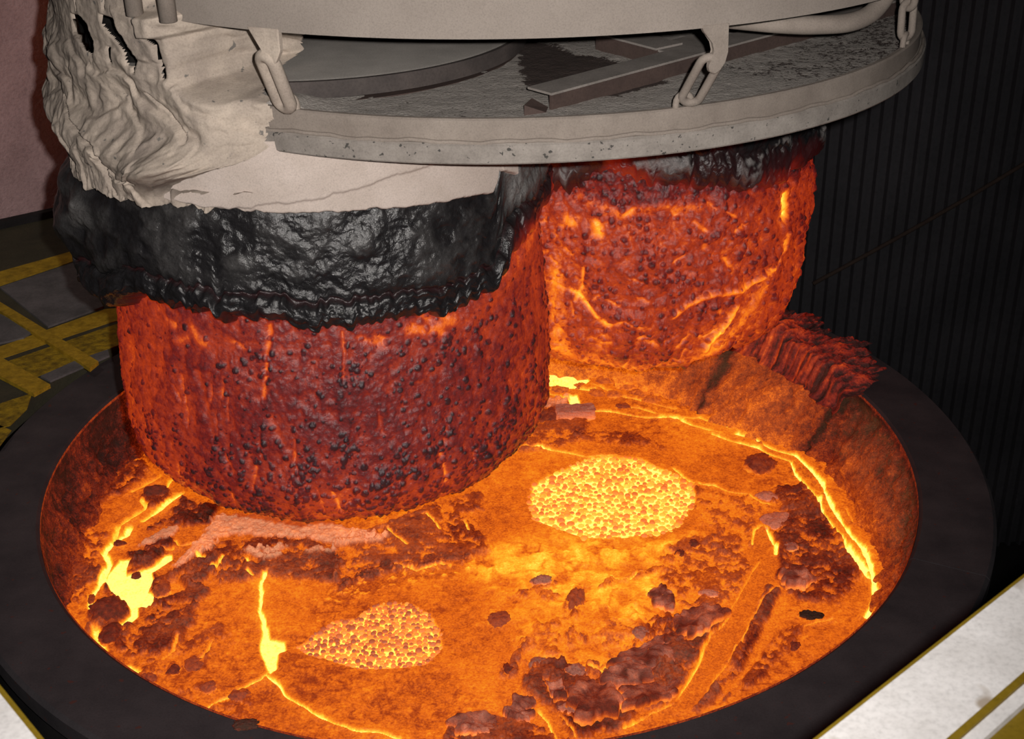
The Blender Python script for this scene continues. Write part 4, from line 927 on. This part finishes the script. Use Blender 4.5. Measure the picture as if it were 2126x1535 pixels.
def collar(root, c, th_front, seed, left):
    ncol, nrow = 700, 150
    ph = np.linspace(-np.pi, np.pi, ncol, endpoint=False)
    A = math.radians(th_front) + ph - 0.5 * np.sin(ph)
    s = np.linspace(0, 1, nrow)
    TT, S = np.meshgrid(A, s)
    th = (np.degrees(TT) + 180) % 360 - 180
    X = .7 * np.cos(TT); Y = .7 * np.sin(TT)
    if left:
        ztop = np.interp(th, [-180, -140, -60, -42, -37, -20, 180], [1.46, 1.45, 1.435, 1.395, 1.56, 1.57, 1.5])
        zbot = np.interp(th, [-180, -143, -130, -110, -84, -66, -50, -44, -40, -25, -12, 0, 180], [1.06, 1.04, 1.13, 1.11, 1.075, 1.06, 1.065, 1.075, 1.15, 1.17, 1.20, 1.2, 1.1])
        thk = np.interp(th, [-180, -150, -135, -110, -60, -44, -36, 0, 180], [.10, .10, .085, .065, .06, .05, .03, .025, .07])
    else:
        ztop = np.full_like(th, 1.58)
        zbot = np.interp(th, [-180, -125, -113, -105, -95, -80, -60, -45, -35, 180], [1.15, 1.08, 1.10, 1.17, 1.15, 1.11, 1.09, 1.08, 1.10, 1.1])
        thk = np.interp(th, [-180, -120, -80, -50, -38, -20, 180], [.02, .02, .03, .04, .05, .045, .04])
    n1 = fbm(X * 4 + seed, Y * 4, S * 2.0, seed, 3)
    n2 = fbm(X * 13 + seed, Y * 13, S * 6, seed + 10, 4)
    n3 = fbm(X * 34 + seed, Y * 34, S * 14, seed + 20, 3)
    lumps = np.maximum(0, vnoise(X * 9 + seed, Y * 9, S * 6, seed + 33))
    edge = 0.022 * fbm(TT * 9, S * 0, None, seed + 5, 4) + 0.010 * vnoise(TT * 55, S * 0, None, seed + 6)
    drips = 0.045 * np.maximum(0, vnoise(TT * 17, S * 0 + 2, None, seed + 7) - .45)
    ze = ztop + 0.006 * fbm(TT * 30, S * 0 + 4, None, seed + 8, 3)
    zb_ = zbot + edge - drips
    Z = ze + (zb_ - ze) * S
    prof = np.interp(s, [0, .06, .25, .55, .72, .80, .88, .95, 1.0], [.25, .62, .80, .95, .92, 1.05, 1.12, .92, -.1])[:, None]
    base = np.interp(Z, [1.05, 1.2, 1.45, 1.6], [.655, .655, .645, .64])
    low = sstep(.66, .82, S)
    H = thk * prof + (0.014 * n1 + 0.012 * n2 + 0.004 * n3 + .05 * np.maximum(0, n1) * sstep(-132, -145, th) * left) * sstep(0, .2, S) + low * (0.022 * lumps + 0.010 * n2) * sstep(1.0, .93, S)
    band = np.exp(-((S - .74 - .03 * n1) / .018) ** 2)          # crease over the thick glassy lip
    H -= 0.016 * band * (1 if left else .4)
    R = base + H
    V = np.stack([c[0] + R * np.cos(TT), c[1] + R * np.sin(TT), Z + low * 0.012 * n3], -1)
    V = split(V, 1 if left else -1)
    if left:
        up = 1 - sstep(.60, .76, S + .05 * n1)
        ash = up * np.clip(.04 + .34 * n2, 0.0, .4) + np.clip(sstep(-40, -34, th) * (1 - sstep(.55, .75, S)) * (1.0 + .6 * n2), 0, 1)
        ash = np.maximum(ash, np.exp(-((th + 150) / 6) ** 2) * sstep(.1, .25, S) * (1 - sstep(.4, .5, S)) * (n2 + .4))
        T = 0.08 + 0.10 * band * (n1 > -.2) + 0.22 * sstep(.955, 1.0, S) + .25 * sstep(-42, -36, th) * sstep(.7, .95, S) + 0.16 * sstep(.8, 1, S) * sstep(.0, .5, n2)
    else:
        ash = np.clip(1.5 * sstep(.15, .4, n2 + .5 * n3) * (1 - sstep(.75, .98, S)) + sstep(-102, -108, th) * (.9 + n2) * (1 - sstep(.7, .95, S)), 0, 1)
        T = 0.08 + 0.24 * sstep(.6, 1.0, S + .2 * n1) - .10 * n2 + .10 * sstep(-108, -102, th) * sstep(-86, -94, th) * sstep(.2, .6, S) + .03 * sstep(-46, -36, th) * sstep(.0, .4, n2) - .10 * sstep(-44, -36, th)
    me = mesh_np('slag_collar', V.reshape(-1, 3), grid_faces(nrow, ncol, True, True), {'T': T, 'ash': np.clip(ash, 0, 1)})
    o = adopt(link('slag_collar', me, M['collar']), root)
    o['label'] = 'thick black glassy slag collar' if left else 'charred black slag collar flecked with white'
collar(snL, SL, -82, 401, True)
collar(snR, SR, -84, 451, False)

# pale refractory casing of the nearer snorkel, ragged lower edge
def casing(root, c):
    ncol, nrow = 520, 60
    A = np.radians(np.linspace(-120.5, -36.5, ncol)); s = np.linspace(0, 1, nrow)
    TT, S = np.meshgrid(A, s); th = np.degrees(TT)
    X = .7 * np.cos(TT); Y = .7 * np.sin(TT)
    zb_ = np.interp(th, [-200, -135, -125, -97, -75, -45, -42, -36], [1.40, 1.41, 1.43, 1.412, 1.405, 1.378, 1.43, 1.40]) + .006 * fbm(TT * 24, S * 0, None, 801, 4) - .003
    # notch
    zb_ = zb_ + .06 * np.exp(-((th + 42.6) / .55) ** 2)
    Z = 1.60 + (zb_ - 1.60) * S
    n1 = fbm(X * 5, Y * 5, Z * 5, 811, 4)
    # upper layer a little proud of a paler lower layer
    step = sstep(-.004, .004, Z - (np.interp(th, [-200, -130, -100, -94, -80, -65, -55, -36], [1.36, 1.38, 1.425, 1.44, 1.455, 1.50, 1.52, 1.54]) + .012 * fbm(TT * 14, S * 0 + 5, None, 821, 4)))
    R = .712 + .006 * n1 + .007 * step - .012 * sstep(.97, 1, S)
    V = np.stack([c[0] + R * np.cos(TT), c[1] + R * np.sin(TT), Z], -1)
    Vi = V[-1].copy(); k = .64 / .70
    Vi[:, :2] = c + (Vi[:, :2] - c) * k
    V = np.concatenate([V, Vi[None]], 0)
    me = mesh_np('refractory_casing', V.reshape(-1, 3), grid_faces(nrow + 1, ncol, False, True))
    o = adopt(link('refractory_casing', me, M['casing']), root)
    o['label'] = 'pale flaking refractory casing above the black collar'
casing(snL, SL)
for root, c in ((snL, SL), (snR, SR)):
    lathe('neck', [(0.55, 1.5), (0.60, 1.5), (0.60, 1.66), (0.55, 1.66)], M['bar'], c=c, n=72, parent=root)
    lathe('flange', [(0.02, 1.675), (0.617, 1.675), (0.617, 1.718), (0.02, 1.718)], M['flange_edge'], c=c, n=140, parent=root)
    o = lathe('flange_dust', [(0.015, 1.7185), (0.606, 1.7185), (0.600, 1.722), (0.015, 1.723)], M['flange'], c=c, n=140, parent=root)
    o['label'] = 'grey dust lying on the flange'

# ------------------------------------------------------------------ heat shield: dusty round plate with a rim
shield = thing('heat_shield', 'round dusty heat shield plate with a rim band hung above the snorkels', 'heat shield', (PC[0], PC[1], 1.577))
lathe('rim_band', [(1.262, 1.625), (1.282, 1.625), (1.284, 1.677), (1.279, 1.681), (1.268, 1.681), (1.262, 1.676)], M['band'], c=PC, n=200, parent=shield)
lathe('skirt_band', [(1.262, 1.577), (1.296, 1.574), (1.299, 1.578), (1.300, 1.620), (1.292, 1.626), (1.262, 1.626)], M['skirt'], c=PC, n=200, parent=shield)
bm = bmesh.new()
tube(bm, [(PC[0] + 1.291 * math.cos(a) , PC[1] + 1.291 * math.sin(a), 1.6275 + .0025 * math.sin(a * 31) + .002 * math.sin(a * 77)) for a in np.linspace(0, 2 * math.pi, 240, endpoint=False)], 0.0055, 6, True)
o = from_bm('weld_bead', bm, M['band'], shield, True)

CLEAN = [(0.17, -0.42), (0.28, -0.56), (0.42, -0.72), (0.52, -0.93), (0.36, -1.06), (0.235, -1.05), (0.15, -0.95), (0.14, -0.7), (0.15, -0.5)]
def plate():
    nr, na = 170, 700
    r = np.linspace(0.02, 1.268, nr); a = np.linspace(-np.pi, np.pi, na, endpoint=False)
    R, A = np.meshgrid(r, a, indexing='ij')
    X = PC[0] + R * np.cos(A); Y = PC[1] + R * np.sin(A)
    n1 = fbm(X * 6, Y * 6, None, 901, 4); n2 = fbm(X * 24, Y * 24, None, 911, 3)
    d = sdist(X + .03 * n1, Y + .03 * n1, CLEAN)
    dust = 0.86 + .22 * n1 + .1 * n2 - 1.2 * sstep(-.03, .03, d + .02 * n2)
    far = sstep(.45, 1.0, X)
    dust = dust - .22 * far
    ang = np.degrees(A)
    pile = sstep(-111, -118, ang) * sstep(-131, -126, ang) * sstep(.62, .95, R)
    Z = 1.655 + .004 * np.clip(dust, 0, 1) + .002 * n2 + pile * (.030 + .02 * n1) + .03 * pile * sstep(1.0, .8, R)
    dust = dust + pile * .3 - 1.2 * sstep(-124, -130, ang) * sstep(-175, -165, ang)  # last term darkens the plate behind the skull slots, painted as deep shade
    V = np.stack([X, Y, Z], -1)
    bot = V[-1:].copy(); bot[..., 2] = 1.640
    bot2 = V[:1].copy(); bot2[..., 2] = 1.640
    V = np.concatenate([V, bot, bot2], 0); dust = np.concatenate([dust, dust[-1:], dust[:1]], 0)
    me = mesh_np('plate', V.reshape(-1, 3), grid_faces(nr + 2, na, True), {'dust': dust})
    adopt(link('plate', me, M['plate']), shield)
plate()

def angle_bar(a, b, wdir, wide, z0, z1, label=None):
    bm = bmesh.new()
    obox(bm, a, b, wdir, 0.008, z0, z1)                # upright leg
    o = from_bm('stiffener_bar', bm, M['bar'], shield)
    bm = bmesh.new()
    wd_ = np.array(wdir)
    obox(bm, np.array(a) + wd_ * .0005, np.array(b) + wd_ * .0005, wdir, wide, z1 + 0.0002, z1 + 0.006)   # dusty flat leg
    l = from_bm('flat_leg', bm, M['bar_top'])
    l.parent = o
    if label: o['label'] = label
bd = np.array([1.393 - 0.197, -0.154 + 1.183]); bd /= np.hypot(*bd)
bn = np.array([-bd[1], bd[0]])
angle_bar((0.197, -1.183), (1.365, -0.178), bn, 0.085, 1.652, 1.695, 'long angle bar lying across the plate')
angle_bar((0.36, -0.575), (0.505, -0.775), np.array([.81, .585]), 0.10, 1.655, 1.700)
angle_bar((0.53, -0.77), (0.74, -0.60), np.array([-.62, .78]), 0.08, 1.655, 1.690)
bm = bmesh.new()
v = [bm.verts.new(q) for q in ((0.128, -1.222, 1.657), (0.128, -1.222, 1.684), (0.182, -1.205, 1.660), (0.150, -1.16, 1.657), (0.150, -1.16, 1.684), (0.19, -1.16, 1.660))]
for f in ((0, 2, 1), (3, 4, 5), (0, 1, 4, 3), (1, 2, 5, 4), (0, 3, 5, 2)): bm.faces.new([v[i] for i in f])
from_bm('wedge_plate', bm, M['bar'], shield)

# ------------------------------------------------------------------ vacuum vessel skirt above
vessel = thing('vacuum_vessel', 'pale grey round lower shell of the vacuum vessel hanging over the ladle', 'vessel', (PC[0], PC[1], 1.889))
lathe('shell', [(1.352, 1.889), (1.374, 1.889), (1.374, 3.3), (1.352, 3.3)], M['shell'], c=PC, n=220, parent=vessel)
lathe('vessel_bottom', [(0.05, 2.05), (1.35, 2.05), (1.35, 2.09), (0.05, 2.09)], M['bar'], c=PC, n=96, parent=vessel)
def frame(deg, r):
    a = math.radians(deg)
    o_ = Vector((PC[0] + r * math.cos(a), PC[1] + r * math.sin(a), 0))
    tx = Vector((-math.sin(a), math.cos(a), 0)); nx = Vector((math.cos(a), math.sin(a), 0))
    return o_, tx, nx
def tab(name, deg, r, outline, thick, mat, parent):
    o_, tx, nx = frame(deg, r)
    bm = bmesh.new()
    A = [bm.verts.new(o_ + tx * u + Vector((0, 0, z)) + nx * (thick / 2)) for u, z in outline]
    B = [bm.verts.new(o_ + tx * u + Vector((0, 0, z)) - nx * (thick / 2)) for u, z in outline]
    bm.faces.new(A); bm.faces.new(B[::-1])
    n = len(outline)
    for i in range(n): bm.faces.new((A[i], A[(i + 1) % n], B[(i + 1) % n], B[i]))
    bmesh.ops.bevel(bm, geom=[e for e in bm.edges], offset=thick * .15, segments=1, affect='EDGES')
    return from_bm(name, bm, mat, parent)
hook = [(-.036, 1.896), (.034, 1.896), (.034, 1.83), (.030, 1.805), (.018, 1.788), (.004, 1.780), (-.010, 1.786), (-.014, 1.80), (-.006, 1.815), (.0, 1.835), (-.006, 1.855), (-.030, 1.880)]
tab('chain_hook', -71.3, 1.368, hook, .016, M['band'], vessel)
tab('chain_hook', -115.5, 1.368, [(-.045, 1.896), (.040, 1.896), (.040, 1.845), (.024, 1.815), (.004, 1.815), (-.010, 1.845)], .018, M['skull'], vessel)

def ring_link(name, centre, axis, side, ln, wd_, r, mat, label, cat='chain link', parent=None):
    """long chain link: stadium of round bar"""
    ax = Vector(axis).normalized(); sd = Vector(side); sd = (sd - ax * sd.dot(ax)).normalized()
    c = Vector(centre); pts = []
    h = ln / 2 - wd_ / 2; q = wd_ / 2
    for k in range(9):
        a = math.pi * k / 8
        pts.append(c + ax * (h + q * math.sin(a)) + sd * (q * math.cos(a)))
    for k in range(1, 3): pts.append(c + ax * (h - 2 * h * k / 3) - sd * q)
    for k in range(9):
        a = math.pi * k / 8
        pts.append(c - ax * (h + q * math.sin(a)) - sd * (q * math.cos(a)))
    for k in range(1, 3): pts.append(c - ax * (h - 2 * h * k / 3) + sd * q)
    bm = bmesh.new(); tube(bm, pts, r, 10, True)
    o = from_bm(name, bm, mat, parent, True)
    if label: tag(o, label, cat, 'chain links holding the heat shield')
    return o
def hang(deg, r_top, r_bot, zt, zb_, label, shift=0.0, twist=.6, mat='band'):
    a, tx, nx = frame(deg, r_top); b, _, _ = frame(deg, r_bot)
    p0 = a + Vector((0, 0, zt)) + tx * shift; p1 = b + Vector((0, 0, zb_)) - tx * shift
    return ring_link('chain_link', (p0 + p1) / 2, p0 - p1, tx * math.cos(twist) + nx * math.sin(twist), (p0 - p1).length, 0.044 if mat == 'band' else .040, .0105 if mat == 'band' else .0165, M[mat], label)
hang(-71.5, 1.366, 1.276, 1.818, 1.690, 'dusty chain link between the hook and the middle of the shield rim', .006, .35)
hang(-31.0, 1.268, 1.272, 1.80, 1.700, 'dusty chain link at the right end of the shield rim', 0, .5)
hang(-31.0, 1.270, 1.268, 1.875, 1.782, 'upper chain link above the one at the right end of the rim', 0, -1.0)
hang(-115.8, 1.366, 1.300, 1.830, 1.690, 'crusted pale chain link beside the slag encrusted left side', 0, .25, 'skull')
def lug(deg, mat):
    o_, tx, nx = frame(deg, 1.272)
    bm = bmesh.new()
    pts = []
    for k in range(9):
        a = math.pi * k / 8
        pts.append(o_ + tx * (.021 * math.cos(a)) + Vector((0, 0, 1.688 + .024 * math.sin(a))))
    pts = [o_ + tx * .021 + Vector((0, 0, 1.66))] + pts + [o_ - tx * .021 + Vector((0, 0, 1.66))]
    tube(bm, pts, .0085, 8)
    from_bm('rim_lug', bm, mat, shield, True)
lug(-72.2, M['band']); lug(-31.2, M['band']); lug(-116.2, M['skull'])

# bent pipe under the shell, right side
P_ = [(0.60, -0.96, 1.822), (0.70, -1.0, 1.820), (0.80, -1.02, 1.817), (0.90, -1.01, 1.813), (0.97, -0.985, 1.812), (1.03, -0.94, 1.82), (1.075, -0.895, 1.845), (1.10, -0.865, 1.88), (1.11, -0.845, 1.93), (1.112, -0.84, 2.04)]
def smooth_path(P, n):
    P = [Vector(q) for q in P]; out = []
    for i in range(len(P) - 1):
        p0 = P[max(i - 1, 0)]; p1 = P[i]; p2 = P[i + 1]; p3 = P[min(i + 2, len(P) - 1)]
        for k in range(n):
            t = k / n
            out.append(0.5 * ((2 * p1) + (p2 - p0) * t + (2 * p0 - 5 * p1 + 4 * p2 - p3) * t * t + (3 * p1 - p0 - 3 * p2 + p3) * t ** 3))
    return out + [P[-1]]
bm = bmesh.new(); pp = smooth_path(P_, 5)
tube(bm, pp, [0.016 + .008 * min(1, i / 12) for i in range(len(pp))], 16)
o = from_bm('bent_pipe', bm, M['band'], None, True)
tag(o, 'bent dusty pipe curving up under the right side of the vessel shell', 'pipe')

# ------------------------------------------------------------------ pale skull caked over the left side
def poly_mask(th, z, pts, soft_t, warp=0):
    # degrees scaled so that both axes are metres
    k = math.radians(1) * 1.4
    return sdist(th * k + warp, z, [(a * k, b) for a, b in pts])
def skull():
    ncol, nrow = 640, 330
    A = np.radians(np.linspace(-222, -98, ncol)); s = np.linspace(0, 1, nrow)
    TT, S = np.meshgrid(A, s); th = np.degrees(TT)
    Z = 2.12 + (1.415 - 2.12) * S
    w = sstep(1.62, 1.43, Z)
    R1 = np.interp(Z, [1.41, 1.55, 1.62, 1.68, 1.74, 1.80, 1.88, 1.92, 2.2], [1.38, 1.385, 1.40, 1.405, 1.412, 1.40, 1.40, 1.40, 1.405])
    R2 = np.full_like(Z, .742)
    X0 = 1.4 * np.cos(TT); Y0 = 1.4 * np.sin(TT)
    n1 = fbm(X0 * 3.2, Y0 * 3.2, Z * 3.2, 1001, 4); n2 = fbm(X0 * 10, Y0 * 10, Z * 10, 1011, 4); n3 = fbm(X0 * 34, Y0 * 34, Z * 34, 1021, 3)
    # flaky terraces running down to the right
    u = th * .045 + Z * 9 + 1.6 * n1 + .5 * n2
    fl = np.floor(u); fr = u - fl
    terr = (fl % 3) * .001 + .012 * sstep(0, .8, fr) * (1 - sstep(.86, 1.0, fr))
    body = sstep(1.86, 1.70, Z)
    D = body * (terr - .008 + .026 * n1) + .014 * n2 * (.12 + .88 * body) + .004 * n3
    D += .03 * sstep(-140, -165, th) * vnoise(Z * 9, th * .02, None, 1031)
    # fade to the right: sinks below the shell and the rim
    fs = 4.0 * sstep(1.69, 1.74, Z)
    fade = sstep(-124, -117, th + 2.5 * n2 + fs)
    fz = np.interp(Z, [1.40, 1.55, 1.60, 1.70, 1.75, 1.88, 1.95], [.035, .05, .11, .12, .42, .30, .09])
    fade_hi = sstep(-131, -127, th + 1.5 * n2) * sstep(1.905, 1.935, Z)
    D = D - fade * fz - fade_hi * .06
    # coated boxes and columns in relief
    for pts, h in (([(-129.9, 1.90), (-123.6, 1.915), (-123.6, 1.862), (-129.6, 1.845)], .045),
                   ([(-135.4, 1.90), (-130, 1.895), (-130.2, 1.845), (-128.9, 1.83), (-129, 1.79), (-131.9, 1.785), (-133.0, 1.80), (-134.4, 1.85)], .012),
                   ([(-126.2, 1.848), (-124.2, 1.855), (-125.0, 1.735), (-126.8, 1.73)], .025)):
        d = poly_mask(th, Z, pts, 0, .004 * n2)
        D += h * sstep(-.007, .007, d)
    # open slots between them
    cut = np.full_like(Z, -1.0)
    for pts in ([(-146.0, 1.842), (-143.2, 1.848), (-141.2, 1.832), (-140.8, 1.80), (-140.0, 1.772), (-141.2, 1.755), (-142.6, 1.765), (-144.5, 1.785), (-146.2, 1.79)],
                [(-138.0, 1.872), (-135.6, 1.868), (-135, 1.845), (-133.6, 1.835), (-132.6, 1.80), (-132.7, 1.765), (-133.7, 1.765), (-134.6, 1.80), (-136.4, 1.822), (-137.8, 1.845)],
                [(-130.3, 1.845), (-129.9, 1.847), (-128.6, 1.833), (-128.3, 1.79), (-127.8, 1.752), (-128.2, 1.752), (-128.8, 1.79), (-129.0, 1.828)],
                [(-132.5, 1.79), (-132.1, 1.79), (-132.4, 1.75), (-132.8, 1.75)], [(-137.4, 1.79), (-137, 1.79), (-137.0, 1.755), (-137.4, 1.755)]):
        d = poly_mask(th, Z, pts, 0, .004 * n3)
        D -= .012 * sstep(-.006, .004, d)
        cut = np.maximum(cut, d)
    # cracks and flake edges
    def crack(pts, wd_, dep):
        k = math.radians(1) * 1.4
        d = seg_dist(th * k + .010 * n2, Z + .010 * n1, [(a * k, b) for a, b in pts])
        return dep * (1 - sstep(wd_ * .5, wd_, d))
    D -= crack([(-150, 1.60), (-145, 1.57), (-141, 1.545), (-137, 1.52), (-134, 1.48), (-131, 1.43)], .006, .02)
    D -= crack([(-131, 1.70), (-128, 1.66), (-125, 1.60)], .006, .014)
    D -= crack([(-137, 1.50), (-130, 1.47), (-124, 1.48)], .005, .012)
    D -= crack([(-144, 2.1), (-144, 1.86)], .004, .02)
    D -= crack([(-136.8, 2.1), (-137, 1.89)], .004, .02)
    lobe = sstep(-133, -126, th) * sstep(1.60, 1.53, Z) * sstep(1.43, 1.50, Z)
    D += .02 * lobe * (1 - fade)
    cx = PC[0] * (1 - w) + SL[0] * w; cy = PC[1] * (1 - w) + SL[1] * w
    R = R1 * (1 - w) + R2 * w + D + .065 * np.exp(-((Z - 1.54) / .06) ** 2)
    zj = Z + .015 * n2 * body + .02 * sstep(.9, 1, S) * fbm(TT * 22, S * 0, None, 1041, 4)
    V = np.stack([cx + R * np.cos(TT), cy + R * np.sin(TT), zj], -1)
    last = V[-1:].copy()
    last[..., 0] = SL[0] + (last[..., 0] - SL[0]) * .9; last[..., 1] = SL[1] + (last[..., 1] - SL[1]) * .9
    V = np.concatenate([V, last], 0)
    F = grid_faces(nrow + 1, ncol, False, True)
    gone = np.concatenate([(cut > -.0025) | ((fade > .94) & (Z > 1.46)) | ((fade_hi > .97) & (Z > 1.93)), np.zeros((1, ncol), bool)], 0).ravel()
    F = F[~gone[F].all(1)]
    me = mesh_np('slag_skull', V.reshape(-1, 3), F)
    o = link('slag_skull', me, M['skull'])
    tag(o, 'thick pale flaky slag skull caked over the left side of vessel and shield', 'slag skull')
    t_ = np.radians(np.linspace(-192, -132, 40)); z_ = np.array([1.70, 1.76, 1.82, 1.885])  # added dark sheet inside the skull, makes the slots read as deep shade
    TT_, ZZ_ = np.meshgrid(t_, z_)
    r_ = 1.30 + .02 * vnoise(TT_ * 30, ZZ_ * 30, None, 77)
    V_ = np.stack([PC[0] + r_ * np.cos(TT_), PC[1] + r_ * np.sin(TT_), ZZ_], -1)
    c_ = link('slot_shade', mesh_np('slot_shade', V_.reshape(-1, 3), grid_faces(4, 40, False, True)), M['shade_black'], o)
    c_['label'] = 'dark sheet behind the slots standing in for deep shade'
skull()
for i, (x, y) in enumerate(((-0.795, -1.13), (-0.70, -1.21))):
    bm = bmesh.new(); tube(bm, [(x, y, 1.90), (x, y, 2.1), (x, y, 2.5)], .021, 14)
    o = from_bm('conduit', bm, M['band'], None, True)
    tag(o, ['thin upright conduit entering the slag crust, farther left one', 'thin upright conduit above the crusted box, right one'][i], 'pipe', 'upright conduits by the crust')

# ------------------------------------------------------------------ cable across the corrugated wall
bm = bmesh.new()
c0 = Vector((2.2, 3.62, -0.92)); c1 = Vector((4.4, 3.72, 0.46))
tube(bm, [c0.lerp(c1, k / 12) + Vector((0, 0, -.05 * math.sin(math.pi * k / 12))) for k in range(13)], .014, 8)
o = from_bm('cable', bm, M['cable'], None, True)
tag(o, 'thin brown cable running slantwise across the dark corrugated wall', 'cable')

# ------------------------------------------------------------------ platform rails close to the viewer
ra = np.array([0.2596, -3.2920]); rb_ = np.array([1.05, -2.625])
rd = (rb_ - ra) / np.hypot(*(rb_ - ra)); rn = np.array([rd[1], -rd[0]])       # towards the viewer's platform
rail = thing('guard_rail', 'overexposed white guard rail with yellow edges in the right foreground', 'guard rail', (0.6, -3.05, 1.40))
bm = bmesh.new(); obox(bm, ra - rd * .3, rb_ + rd * .4, rn, .105, 1.40, 1.45); from_bm('top_plate', bm, M['railwhite'], rail)
bm = bmesh.new(); obox(bm, ra - rd * .3 - rn * .005, rb_ + rd * .4 - rn * .005, rn, .0048, 1.40, 1.4495); from_bm('edge_strip', bm, M['railyellow'], rail)
bm = bmesh.new(); obox(bm, ra - rd * .3 + rn * .1055, rb_ + rd * .4 + rn * .1055, rn, .010, 1.40, 1.453); from_bm('edge_strip', bm, M['railyellow'], rail)
bm = bmesh.new(); obox(bm, ra - rd * .3 + rn * .116, rb_ + rd * .4 + rn * .116, rn, .018, 1.40, 1.449); from_bm('lip', bm, M['railwhite'], rail)
bm = bmesh.new(); obox(bm, ra - rd * .3 + rn * .1345, rb_ + rd * .4 + rn * .1345, rn, .09, 1.40, 1.440); from_bm('side_strip', bm, M['railyellow'], rail)
la = np.array([-0.6309, -3.0297]); lb = np.array([-0.5472, -3.1330])
ld = (lb - la) / np.hypot(*(lb - la)); ln_ = np.array([ld[1], -ld[0]])
railL = thing('guard_rail', 'overexposed white rail end with a yellow edge in the lower left corner', 'guard rail', (-0.7, -3.1, 1.40))
bm = bmesh.new(); obox(bm, la - ld * .5, lb + ld * .4, ln_, .14, 1.40, 1.45); from_bm('top_plate', bm, M['railwhite'], railL)
bm = bmesh.new(); obox(bm, la - ld * .5 - ln_ * .007, lb + ld * .4 - ln_ * .007, ln_, .0068, 1.40, 1.4495); from_bm('edge_strip', bm, M['railyellow'], railL)
